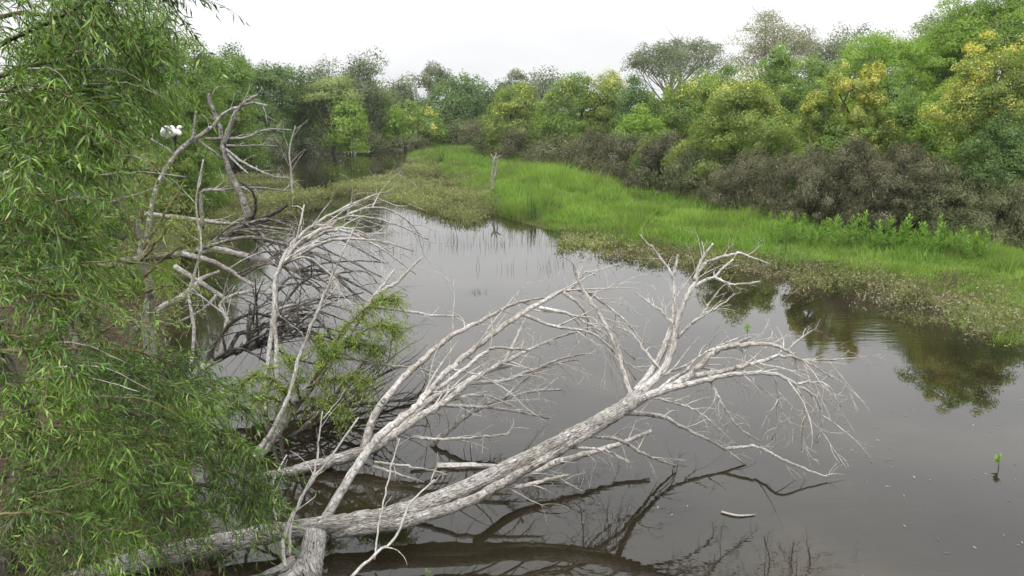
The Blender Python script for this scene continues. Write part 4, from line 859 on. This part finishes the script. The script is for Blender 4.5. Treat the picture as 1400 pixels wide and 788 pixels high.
# second fallen tree beneath the snag: fan of thin stems rising from the leafy bank
Ft = dead_tree('dead_brush_pile', 'pile of thin dead stems fanning up to the right below the snag', P(330, 500, 11.0) * [1, 1, 0],
 [([(250, 520, 10.4), (300, 490, 10.9), (350, 470, 11.3), (400, 462, 11.6)], 22, 9)],
 [([(362, 568, 10.2), (366, 500, 10.5), (374, 430, 10.8), (381, 370, 11.2), (400, 333, 11.6), (433, 305, 12.0), (478, 281, 12.4), (515, 266, 12.8), (532, 263, 13)], 8, 2.5, 9, {'tl': (.3, .8), 'tmin': .4}),
  ([(380, 566, 10.25), (378, 490, 10.55), (375, 397, 10.9), (384, 362, 11.2), (405, 327, 11.5), (416, 280, 11.8)], 8, 2.5, 6, {'tl': (.3, .8), 'tmin': .4}),
  ([(383, 364, 11.2), (410, 330, 11.5), (445, 312, 11.8), (485, 290, 12.2), (520, 284, 12.5), (555, 300, 12.8), (575, 322, 12.9)], 5, 2, 8, dict(dr, tl=(.4, .9))),
  ([(385, 360, 11.2), (415, 340, 11.4), (450, 325, 11.7), (490, 322, 12.0), (530, 335, 12.3)], 5, 2, 8, dict(dr, tl=(.4, .9))),
  ([(300, 490, 10.9), (310, 440, 11.2), (302, 415, 11.4), (330, 400, 11.6), (370, 402, 11.8)], 8, 3, 10, {'tl': (.3, .8)}),
  ([(330, 480, 11.1), (350, 440, 11.4), (390, 420, 11.7), (440, 415, 12.0), (480, 425, 12.2)], 7, 3, 10, {'tl': (.3, .8)}),
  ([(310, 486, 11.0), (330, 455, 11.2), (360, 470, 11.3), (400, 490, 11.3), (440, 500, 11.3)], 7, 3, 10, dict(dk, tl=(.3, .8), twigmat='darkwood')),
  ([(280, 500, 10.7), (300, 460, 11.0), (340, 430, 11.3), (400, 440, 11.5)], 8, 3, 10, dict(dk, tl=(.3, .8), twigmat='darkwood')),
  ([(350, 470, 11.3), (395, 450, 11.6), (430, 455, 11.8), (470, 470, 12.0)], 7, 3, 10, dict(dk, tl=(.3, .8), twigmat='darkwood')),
  ([(260, 515, 10.5), (265, 450, 10.9), (258, 400, 11.2), (275, 340, 11.5), (268, 280, 11.8), (278, 218, 12)], 6, 2, 5, {'tl': (.2, .6)}),
 ] + arcs(9, 8, (290, 494, 10.8), (395, 463, 11.6), (-50, 150), (-110, -10), dict(gw)) + arcs(10, 9, (290, 494, 10.8), (395, 463, 11.6), (-30, 130), (-70, 30), dict(dk, twigmat='darkwood')) + arcs(6, 10, (381, 370, 11.2), (433, 305, 12.0), (60, 190), (-40, 60), {'droop': -.7}))

# broken stump under the big trunk
st = Tubes(); sp_ = pts_of([(430, 806, 6.35), (424, 780, 6.45), (428, 752, 6.62), (432, 728, 6.76)]); st.add(spline(sp_, 5), np.linspace(.13, .10, 16), 16, .06, rngd)
for q in ([(415, 775, 6.45), (395, 790, 6.32), (360, 806, 6.15)], [(440, 785, 6.45), (452, 800, 6.4), (458, 812, 6.3)], [(405, 770, 6.5), (375, 785, 6.4), (330, 800, 6.3)]):
    pp = spline(pts_of(q), 4); st.add(pp, np.linspace(.085, .04, len(pp)), 9, .08, rngd)
top_mesh('broken_stump', st.mesh('broken_stump', M['furrow']), sp_[0] * [1, 1, 0], 'broken grey stump with root flare under the big fallen trunk', 'stump')

# thin dead saplings leaning out of the shallows in front
def sapling(L, w0, w1, nt, label, tl=(.15, .45), mat='twigwood'):
    p, r = limb_points(L, w0, w1, 6, .006, rngd); root = empty('dead_sapling', p[0] * [1, 1, 0], label, 'sapling', 'thin dead saplings among the fallen trunks')
    tb = Tubes().add(p, r, 6, .03, rngd); s = obj('stem', tb.mesh('stem', M[mat]), root)
    tg = unit(np.gradient(p, axis=0))
    for j in range(nt):
        i = rngd.integers(len(p) // 3, len(p) - 1); q, qr = grow_twig(p[i], side_dir(tg[i], rngd, rngd.uniform(.4, .9), np.zeros(3)), rngd.uniform(*tl), max(.0025, r[i] * .5), rngd, 1, 0)
        obj('twig', Tubes().add(q, qr, 5, 0, rngd).mesh('twig', M[mat]), s)
sapling([(390, 776, 6.3), (387, 741, 6.5), (405, 695, 6.7), (424, 660, 6.9), (455, 622, 7.2), (490, 571, 7.5)], 7, 2.5, 5, 'thin pale sapling leaning right from the stump across the trunks')
sapling([(396, 760, 6.35), (400, 710, 6.5), (430, 644, 6.8), (436, 600, 7.0), (441, 562, 7.1)], 5, 2, 4, 'thin pale sapling standing nearly upright above the stump')
sapling([(512, 765, 6.5), (521, 697, 6.8), (535, 640, 7.1), (546, 600, 7.3)], 3.5, 2, 3, 'wiry sapling in front of the tall arching limb')
sapling([(478, 792, 6.25), (505, 765, 6.45), (540, 735, 6.6), (560, 690, 6.8), (594, 656, 7.0)], 6, 2.5, 4, 'pale stick leaning against the fused front of the trunk')
sapling([(380, 730, 6.6), (374, 690, 6.8), (376, 655, 7.0), (392, 622, 7.2)], 4, 2, 3, 'short curved sapling left of the pale leaning ones')
sapling([(400, 268, 36), (398, 235, 36), (396, 205, 36), (404, 172, 36)], 3.2, 1.6, 8, 'thin bare sapling standing in the water right of the snag', tl=(.6, 1.5))

# dead post in the meadow
b = G(672, 268); gzb = gz(b[0], b[1]); root = empty('dead_post', (b[0], b[1], gzb), 'weathered forked dead post standing at the edge of the meadow', 'dead tree')
rp = np.random.default_rng(6)
def post(name, pts, r0, r1): 
    q = spline(np.array(pts) * [.9, .9, .86] + [b[0], b[1], gzb], 5); obj(name, Tubes().add(q, np.linspace(r0, r1, len(q)) * .85, 9, .14, rp).mesh(name, M['greydead']), root)
post('trunk', [(0, 0, -.2), (.06, 0, .5), (.03, .02, 1.0), (.10, 0, 1.5), (.16, 0, 2.0)], .075, .06)
post('branch', [(.05, .02, .8), (.24, 0, 1.25), (.30, 0, 1.7), (.26, 0, 2.05)], .05, .035)
post('branch', [(.16, 0, 1.9), (.02, 0, 2.1), (-.02, .05, 2.22)], .06, .03); post('branch', [(.26, 0, 1.95), (.38, 0, 2.08), (.52, 0, 2.12)], .05, .025)
post('branch', [(.16, 0, 1.95), (.25, 0, 2.2), (.24, 0, 2.3)], .05, .02)

# ------------------------------------------------------------------ living willow on the left
def lance_leaves(c0, d, nrm, L, W, curl):
    """lance-shaped leaves with a folded midrib and a drooping tip: base c0, direction d"""
    n = len(c0); s = unit(np.cross(d, nrm)); nn = np.cross(s, d); L = L[:, None]; W = W[:, None] * .5; cu = curl[:, None]
    V = np.empty((n, 5, 3)); V[:, 0] = c0; m1 = c0 + d * L * .42 + nn * cu * L * .10
    V[:, 1] = m1 + s * W + nn * W * .4; V[:, 2] = m1; V[:, 3] = m1 - s * W + nn * W * .4; V[:, 4] = c0 + d * L - nn * cu * L * .12
    b_ = np.arange(n)[:, None] * 5
    tri = np.concatenate([b_ + np.array([[0, 2, 1]]), b_ + np.array([[0, 3, 2]]), b_ + np.array([[1, 2, 4]]), b_ + np.array([[2, 3, 4]])])
    return V.reshape(-1, 3), tri

def willow_shoots(branches, rng, per_m, sl=(.35, .85), leafL=(.075, .125), leafW=.013, bias=(.25, -.05, .1), droop=.55, spacing=.024, tmin=.15):
    """branches: list of (points, radii). returns leaves (base, dir, normal, len) and a Tubes of shoot stems"""
    B0, D, Nn, LL = [], [], [], []; tb = Tubes()
    for p, r in branches:
        seg = np.linalg.norm(np.diff(p, axis=0), axis=1); tot = seg.sum(); n = max(3, int(tot * per_m)); tg = unit(np.gradient(p, axis=0))
        for j in range(n):
            t = tmin + (1 - tmin) * (int(j / n * max(3, tot * 5.5)) + .5 + rng.normal() * .2) / max(3, int(tot * 5.5)); t = min(max(t, .02), .999); f = t * (len(p) - 1); i = min(int(f), len(p) - 2); p0 = p[i] + (p[i + 1] - p[i]) * (f - i)
            d = unit((tg[i] * rng.uniform(.2, .9) + rand_dirs(1, rng)[0] * .8 + np.array(bias))[None])[0]; L = rng.uniform(*sl)
            s = np.linspace(0, 1, 7)[:, None]; q = p0 + d * L * s + np.array([0, 0, -droop * L]) * s ** 2 + rng.normal(size=(7, 3)) * .008 * s
            tb.add(q, np.linspace(.0032, .0011, 7), 3, 0, rng, cap=False)
            m = int(L / spacing); u = np.linspace(.08, 1, m); iu = np.clip((u * 6).astype(int), 0, 5); pos = q[iu] + (q[iu + 1] - q[iu]) * (u * 6 - iu)[:, None]; tq = unit(q[iu + 1] - q[iu])
            side = unit(np.cross(tq, np.array([0, 0, 1.0])) + 1e-4); sg = np.where(np.arange(m) % 2 == 0, 1, -1)[:, None]
            ld = unit(tq * .6 + side * sg * rng.uniform(.2, .9, (m, 1)) + rng.normal(size=(m, 3)) * .34 + np.array([0, 0, -.42 * rng.uniform(0, 1.7)])); B0.append(pos); D.append(ld)
            Nn.append(unit(np.array([0, 0, .6]) + rng.normal(size=(m, 3)) * .7)); LL.append(rng.uniform(*leafL, m) * (1 - .45 * np.abs(u - .5)))
    return np.vstack(B0), np.vstack(D), np.vstack(Nn), np.concatenate(LL), tb

def in_front(c):
    """rows visible in the photograph's frame"""
    v = c - np.array([0, 0, CAM_H]); z = v[:, 1] * cP - v[:, 2] * sP; u = v[:, 1] * sP + v[:, 2] * cP
    return (z > .3), 700 + F * v[:, 0] / z, 394 - F * u / z

rw = np.random.default_rng(909)
W = empty('willow_tree', P(10, 800, 5.9) * [1, 1, 0] + [0, 0, gz(*P(10, 800, 5.9)[:2])], 'living green willow overhanging the left side with long narrow leaves', 'tree')
def wood(name, L, w0, w1, parent, mat='trunk', k=8, rough=.05, per=6):
    p, r = limb_points(L, w0, w1, per, .008, rw); obj(name, Tubes().add(p, r, k, rough, rw).mesh(name, M[mat]), parent); return p, r
wood('trunk', [(-10, 840, 5.8), (15, 740, 6.0), (40, 660, 6.1), (30, 560, 6.1), (-20, 430, 6.0), (-90, 250, 5.9), (-130, 60, 5.8), (-150, -180, 5.8)], 34, 22, W, 'trunk', 14)
wood('trunk', [(-140, 800, 5.4), (-150, 500, 5.2), (-190, 200, 5.0), (-210, -100, 4.9)], 40, 24, W, 'trunk', 12)
WB = [ # boughs: (points, start width, end width) sweeping out from the trunks
 ([(-130, 120, 5.2), (0, 60, 5.0), (90, 20, 4.9), (160, -10, 4.8), (220, -10, 4.8)], 9, 2),
 ([(-130, 60, 5.4), (20, 20, 5.2), (110, 30, 5.1), (165, 50, 5.0), (205, 70, 5.0)], 8, 2),
 ([(-110, 160, 5.6), (0, 105, 5.4), (70, 85, 5.3), (120, 76, 5.2), (165, 78, 5.2), (200, 90, 5.2)], 9, 2),
 ([(-100, 220, 5.5), (0, 150, 5.2), (60, 125, 5.1), (125, 125, 5.1)], 7, 2),
 ([(-150, 200, 4.6), (-20, 130, 4.5), (60, 120, 4.4), (120, 150, 4.4)], 7, 2),
 ([(-90, 270, 5.4), (20, 200, 5.2), (80, 180, 5.1), (125, 190, 5.1)], 7, 2),
 ([(-150, 290, 4.5), (-30, 220, 4.4), (40, 215, 4.3), (100, 240, 4.3)], 7, 2),
 ([(-80, 300, 5.5), (0, 262, 5.3), (60, 270, 5.2), (105, 300, 5.2)], 8, 2),
 ([(-110, 340, 4.7), (0, 300, 4.6), (60, 310, 4.5), (110, 350, 4.5)], 7, 2),
 ([(-60, 400, 5.5), (20, 340, 5.4), (70, 335, 5.3), (115, 360, 5.2)], 8, 2),
 ([(-120, 420, 4.6), (-10, 370, 4.5), (50, 385, 4.4), (90, 420, 4.4)], 7, 2),

 ([(-30, 480, 5.7), (60, 480, 5.5), (120, 478, 5.4), (190, 482, 5.4), (240, 500, 5.4)], 8, 2),
 ([(-60, 560, 5.2), (40, 520, 5.0), (120, 512, 4.9), (200, 520, 4.9), (270, 545, 4.9)], 8, 2),
 ([(0, 540, 6.0), (90, 500, 5.9), (190, 500, 5.9), (270, 520, 5.9), (330, 555, 5.9)], 8, 2),
 ([(-80, 600, 4.7), (20, 590, 4.6), (110, 585, 4.6), (190, 610, 4.6)], 7, 2),
 ([(10, 600, 6.0), (110, 570, 5.9), (210, 570, 5.8), (290, 590, 5.8), (345, 625, 5.8)], 8, 2),
 ([(20, 640, 6.0), (120, 615, 5.9), (220, 620, 5.8), (300, 640, 5.8), (355, 668, 5.8)], 8, 2),
 ([(30, 670, 6.1), (130, 650, 5.9), (230, 655, 5.8), (310, 672, 5.8), (352, 692, 5.8)], 8, 2),
 ([(-60, 660, 5.1), (40, 650, 5.0), (130, 655, 4.9), (220, 680, 4.9)], 7, 2),
 ([(-70, 720, 4.7), (20, 700, 4.6), (90, 705, 4.6), (150, 730, 4.6)], 7, 2),
 ([(20, 700, 6.0), (110, 690, 5.8), (180, 690, 5.7), (250, 705, 5.7)], 6, 2),
 ([(-60, 770, 5.2), (20, 745, 5.1), (80, 745, 5.0), (120, 765, 5.0)], 6, 2),
 ([(-120, 500, 4.3), (-20, 460, 4.2), (50, 470, 4.2), (110, 510, 4.2)], 7, 2),
 ([(-140, 0, 4.6), (-20, -10, 4.5), (70, -20, 4.5), (150, 0, 4.4)], 8, 2),
 ([(20, 560, 6.1), (120, 540, 6.3), (220, 545, 6.4), (300, 575, 6.4)], 7, 2), ([(20, 620, 6.1), (130, 590, 6.3), (240, 600, 6.4), (320, 630, 6.3)], 7, 2),
 ([(20, 690, 6.1), (120, 670, 6.2), (220, 680, 6.2), (300, 700, 6.1)], 7, 2),
 ([(-40, 640, 5.4), (60, 610, 5.4), (150, 625, 5.4), (230, 650, 5.4)], 7, 2), ([(-60, 700, 5.3), (50, 680, 5.3), (130, 700, 5.3), (190, 730, 5.3)], 7, 2),
 ([(-40, 320, 5.8), (40, 290, 6.0), (100, 280, 6.1)], 6, 2), ([(-40, 240, 5.8), (30, 160, 6.0), (100, 150, 6.1), (160, 160, 6.1)], 6, 2), ([(-60, 580, 4.9), (10, 540, 4.8), (80, 545, 4.8), (140, 570, 4.8)], 6, 2),

 ([(-60, 380, 5.0), (20, 320, 5.0), (80, 320, 5.0)], 6, 2),
]
WB = [wood('branch', L, a, b, W, 'stem' if i % 3 else 'trunk', 6, .03) for i, (L, a, b) in enumerate(WB)]
for i in range(46):                                        # bare tan twigs crossing the foliage
    sx, sy, Y = rw.uniform(-40, 150), rw.uniform(20, 720), rw.uniform(4.3, 5.4); ex = rw.uniform(60, 150); ey = rw.uniform(-25, 60)
    p_, r_ = limb_points([(sx, sy, Y), (sx + ex * .5, sy + ey * .2 - 6, Y - .1), (sx + ex, sy + ey, Y - .1)], 2.6, 1.2, 5, .004, rw, 1.0, 1.0)
    obj('twig', Tubes().add(p_, r_, 5, 0, rw).mesh('twig', M['twigwood' if i % 3 == 0 else 'stem']), W)
B0, D, Nn, LL, tb = willow_shoots(WB, rw, 44.0, sl=(.13, .46), leafL=(.055, .12), droop=.48, spacing=.0195, bias=(.1, -.05, .0))
o = obj('shoots', tb.mesh('shoots', M['stem']), W); o['kind'] = 'stuff'
ok, fx, fy = in_front(B0); fac = np.linalg.norm(B0 - [0, 0, CAM_H], axis=1)
score = np.where(ok & (fx > 5) & (fx < 1395) & (fy > 5) & (fy < 783), LL / fac, 0); big = np.argsort(-score)[:300]; rest = np.setdiff1d(np.arange(len(B0)), big)
n = len(B0); tn = np.clip(.34 + rw.normal(size=n) * .19 + (vnoise(B0[:, 0] * 3 + B0[:, 1] * 2, B0[:, 2] * 3 + B0[:, 1], .8, 71) - .5) * .55, 0, 1); tn[rw.random(n) < .035] = .9
Wd = leafW_ = .0115 * rw.uniform(.7, 1.3, n); cu = rw.uniform(-.3, 1.3, n)
V, tri = lance_leaves(B0[rest], D[rest], Nn[rest], LL[rest], Wd[rest], cu[rest])
tt = tn[rest]; o = obj('leaves', np_mesh('leaves', V, [tri], M['willow'], np.tile(tt, 4)), W); o['kind'] = 'stuff'
lv = []
for i in range(6):
    V, tri = lance_leaves(np.zeros((1, 3)), np.array([[1., 0, 0]]), np.array([[0, 0, 1.]]), np.array([1.]), np.array([.125]), np.array([.2 + .2 * i]))
    lv.append(np_mesh('leaf', V, [tri], M['willow'], np.full(4, .2 + .13 * i)))
for i in big:
    d = D[i]; s = np.cross(d, Nn[i]); s /= np.linalg.norm(s); nn = np.cross(s, d)
    mt = Matrix(((d[0], -s[0], nn[0], B0[i, 0]), (d[1], -s[1], nn[1], B0[i, 1]), (d[2], -s[2], nn[2], B0[i, 2]), (0, 0, 0, 1)))
    o = bpy.data.objects.new('leaf', lv[int(rw.integers(6))]); COL.objects.link(o); o.parent = W
    o.matrix_local = Matrix.Translation(-W.location) @ mt @ Matrix.Scale(float(LL[i]), 4)
print('willow leaves', n)

# paler willows farther along the left bank, and the leafy spray on the leaning trunk
def small_willow(name, label, base, boughs, trunk, per_m, seed, mat='willow_pale', sl=(.25, .6), leafL=(.06, .10), lw=.015, droop=.45, spacing=.03, cat='tree'):
    rg = np.random.default_rng(seed); root = empty(name, base, label, cat)
    for (L, a, b) in trunk: wood('trunk', L, a, b, root, 'palebark', 10, .06)
    BB = [wood('branch', L, a, b, root, 'stem', 5, .02) for (L, a, b) in boughs]
    B0, D, Nn, LL, tb = willow_shoots(BB, rg, per_m, sl=sl, leafL=leafL, droop=droop, spacing=spacing)
    o = obj('shoots', tb.mesh('shoots', M['stem']), root); o['kind'] = 'stuff'
    V, tri = lance_leaves(B0, D, Nn, LL, np.full(len(B0), lw), rg.uniform(0, 1, len(B0))); t_ = np.clip(.5 + rg.normal(size=len(B0)) * .2, 0, 1)
    o = obj('leaves', np_mesh('leaves', V, [tri], M[mat], np.tile(t_, 4)), root); o['kind'] = 'stuff'
    print(name, len(B0)); return root
small_willow('pale_willow', 'pale yellow-green young willow below the egret', P(200, 480, 10.5) * [1, 1, 0] + [0, 0, .1],
 [([(190, 330, 10.5), (200, 260, 10.8), (215, 220, 11)], 6, 2), ([(190, 350, 10.5), (225, 290, 10.6), (250, 255, 10.7)], 6, 2), ([(195, 380, 10.4), (235, 345, 10.3), (262, 330, 10.3)], 6, 2),
  ([(190, 340, 10.5), (165, 270, 10.4), (150, 225, 10.4)], 6, 2), ([(185, 380, 10.5), (150, 340, 10.2), (125, 310, 10.1)], 6, 2), ([(200, 400, 10.4), (225, 390, 10), (250, 395, 9.8)], 5, 2),
  ([(195, 300, 10.6), (180, 240, 10.9), (185, 205, 11)], 5, 2), ([(190, 360, 10.5), (215, 330, 10.1), (230, 310, 9.9)], 5, 2), ([(190, 420, 10.4), (160, 400, 10), (130, 395, 9.8)], 5, 2)],
 [([(208, 500, 10.4), (202, 440, 10.5), (206, 400, 10.5), (192, 350, 10.5), (190, 300, 10.6)], 20, 8)], 26, 17)
small_willow('young_willow', 'dark green young willow in the gap left of the brush pile', P(130, 560, 9) * [1, 1, 0] + [0, 0, .2],
 [([(100, 470, 9), (60, 400, 9), (40, 340, 9)], 6, 2), ([(105, 480, 9), (130, 420, 9), (150, 370, 9.2)], 6, 2), ([(110, 470, 9), (170, 440, 8.8), (215, 445, 8.6)], 6, 2), ([(105, 490, 9), (160, 500, 8.4), (230, 520, 8.2), (280, 545, 8.2)], 6, 2),
  ([(100, 450, 9), (90, 380, 8.8), (110, 320, 8.7)], 5, 2), ([(100, 500, 9), (60, 480, 8.6), (20, 470, 8.4)], 5, 2)],
 [([(120, 580, 9), (108, 520, 9), (100, 450, 9), (95, 400, 9)], 16, 6)], 22, 18, mat='willow')
small_willow('leafy_spray', 'bright leafy willow spray growing on the leaning grey trunk', P(450, 500, 9.3),
 [([(425, 525, 9.35), (450, 480, 9.4), (480, 440, 9.6), (510, 415, 9.8), (535, 408, 9.9)], 5, 2), ([(430, 518, 9.4), (470, 470, 9.5), (515, 445, 9.5), (540, 450, 9.5)], 5, 2), ([(420, 530, 9.3), (450, 520, 9.1), (480, 515, 9.1), (500, 525, 9.1)], 5, 2),
  ([(410, 545, 9.2), (400, 510, 9.0), (395, 490, 9.0)], 4, 2), ([(405, 550, 9.2), (430, 545, 9.0), (450, 550, 9.0), (465, 565, 9.0)], 4, 2), ([(430, 520, 9.4), (440, 490, 9.2), (435, 470, 9.1)], 4, 2),
  ([(400, 556, 9.2), (380, 525, 9.0), (350, 515, 8.9), (330, 525, 8.9)], 5, 2), ([(398, 560, 9.2), (370, 545, 9.0), (345, 550, 8.9)], 4, 2), ([(460, 480, 9.8), (490, 470, 9.6), (510, 475, 9.6)], 4, 2)],
 [], 100, 19, mat='willow_fresh', sl=(.12, .34), leafL=(.05, .085), lw=.012, spacing=.02, cat='branch')

# bank undergrowth under the willow, tint lowered to paint in the shade
rng = np.random.default_rng(55)
x, y = rng.uniform(-14, -2.2, 26000), rng.uniform(4.5, 22, 26000); k = ~inpoly(x, y, WATER) & (polydist(x, y, WATER) < 5); x, y = x[k], y[k]
me = blades('bank_undergrowth', x, y, rng.uniform(.05, .28, len(x)), np.full(len(x), .012), .6, np.clip(.2 + rng.normal(size=len(x)) * .2, 0, 1), M['dry'], rng=rng)
tag(obj('bank_undergrowth', me), 'dry grass and fallen twigs on the bank under the willow', 'undergrowth', kind='stuff')

# ------------------------------------------------------------------ egret
def egret():
    b = P(233, 202, 13.0); k = 13.0 / F                      # metres per photo pixel at the bird
    pt = lambda dx, dy, dz=0.0: P(233, 202, 13.0) + np.array([(dx * .70 + 2.5) * k, dz * .75, -(dy * .86 - 4.5) * k])
    root = empty('egret', b, 'white egret with half-raised wings perched on a twig beside the dead snag', 'bird')
    # one surface from tail over body and folded neck to the head
    path = [(-12, -9), (-8, -11), (-2, -14), (4, -17), (9, -18.5), (13, -17.5), (16, -16), (17.5, -17.5), (16.5, -20), (14.5, -22.5), (14.5, -25), (17, -26.2), (20, -25.6), (21.5, -25)]
    rad = [.7, 2.2, 3.6, 4.2, 4.0, 3.3, 2.6, 2.1, 1.8, 1.7, 1.8, 2.3, 2.1, 1.2]
    q = spline(np.array([np.append(pt(*p), r * k) for p, r in zip(path, rad)]), 5)
    tb = Tubes().add(q[:, :3], q[:, 3], 12, 0, RNG); obj('body', tb.mesh('body', M['feather']), root)
    # bill
    bl = spline(np.array([pt(21, -25.3), pt(25, -22.5), pt(30, -18.5)]), 3); obj('bill', Tubes().add(bl, np.linspace(.9 * k, .12 * k, len(bl)), 6, 0, RNG).mesh('bill', M['beak']), root)
    obj('lore', Tubes().add(np.array([pt(19.6, -26, -.016), pt(21.4, -25.2, -.012)]), np.array([.8 * k, .7 * k]), 6, 0, RNG).mesh('lore', M['lore']), root)
    obj('eye', Tubes().add(np.array([pt(19.2, -26.3, -.027), pt(19.8, -26.2, -.027)]), np.array([.45 * k, .45 * k]), 6, 0, RNG).mesh('eye', M['beak']), root)
    for s in (-1, 1):                                        # half-raised wings: overlapping flight feathers over a thick arm
        w = Tubes(); arm = np.array([pt(7, -19, s * .035), pt(2, -25, s * .09), pt(-4, -27, s * .15), pt(-9, -24, s * .20)]); aq = spline(arm, 5)
        w.add(aq, np.linspace(2.0 * k, 1.0 * k, len(aq)), 8, 0, RNG); wo_ = obj('wing', w.mesh('wing', M['feather']), root)
        fe = Tubes(); V = []; Fq = []; c0 = 0
        for j in range(12):
            r0 = aq[int(j / 11 * (len(aq) - 1))]; end = pt(-1 - j * 1.05, -9.5 - abs(j - 5) * .75, s * (.045 + .012 * j)); mid = (r0 + end) / 2 + np.array([0, s * .02, 0])
            fq = spline([r0, mid, end], 4); wd = np.array([1.1, 1.5, 1.7, 1.75, 1.7, 1.6, 1.4, 1.1, .4]) * k
            sd_ = np.array([.8, s * .45, .25]); sd_ = sd_ / np.linalg.norm(sd_); th = np.array([0, s * .004, 0])
            ring = np.stack([fq - sd_ * wd[:len(fq), None], fq + th, fq + sd_ * wd[:len(fq), None], fq - th], 1); m = len(fq)
            i_ = np.arange(m - 1)[:, None] * 4; jj = np.arange(4)[None]; Fq.append((np.stack([i_ + jj, i_ + (jj + 1) % 4, i_ + 4 + (jj + 1) % 4, i_ + 4 + jj], -1).reshape(-1, 4)) + c0); V.append(ring.reshape(-1, 3)); c0 += m * 4
        obj('feathers', np_mesh('feathers', np.vstack(V), [np.vstack(Fq)], M['feather']), wo_)
    for s in (-1, 1):
        lg_ = spline(np.array([pt(0, -12, s * .03), pt(3, -7.5, s * .03), pt(-3 + s * 1.2, 4.2, s * .012)]), 4)
        l_ = obj('leg', Tubes().add(lg_, np.linspace(.75 * k, .42 * k, len(lg_)), 6, 0, RNG).mesh('leg', M['leg']), root)
        ft = Tubes()
        for a in (-.5, 0, .5, 3.1): e = lg_[-1] + np.array([math.cos(a) * 3 * k, math.sin(a) * 3 * k, -.6 * k]); ft.add(np.array([lg_[-1], (lg_[-1] + e) / 2 + [0, 0, .3 * k], e]), np.array([.35, .3, .15]) * k, 5, 0, RNG)
        obj('foot', ft.mesh('foot', M['leg']), l_)
egret()


# ------------------------------------------------------------------ thin humid haze over the pond
HX, HY0, HY1, HZ0, HZ1 = 2700, -700, 3600, -2.5, 14.0
hv = np.array([[x, y, z] for z in (HZ0, HZ1) for y in (HY0, HY1) for x in (-HX, HX)], float)
hf = np.array([[0, 2, 3, 1], [4, 5, 7, 6], [0, 1, 5, 4], [2, 6, 7, 3], [0, 4, 6, 2], [1, 3, 7, 5]])
hm, ht = new_mat('haze'); vp = ht.nodes.new("ShaderNodeVolumePrincipled"); vp.inputs['Color'].default_value = (.93, .95, .97, 1); vp.inputs['Density'].default_value = .0003
ho = ht.nodes.new("ShaderNodeOutputMaterial"); ht.links.new(vp.outputs[0], ho.inputs['Volume'])
tag(obj('haze', np_mesh('haze', hv, [hf], hm)), 'thin pale haze over the whole pond', 'haze', kind='stuff')
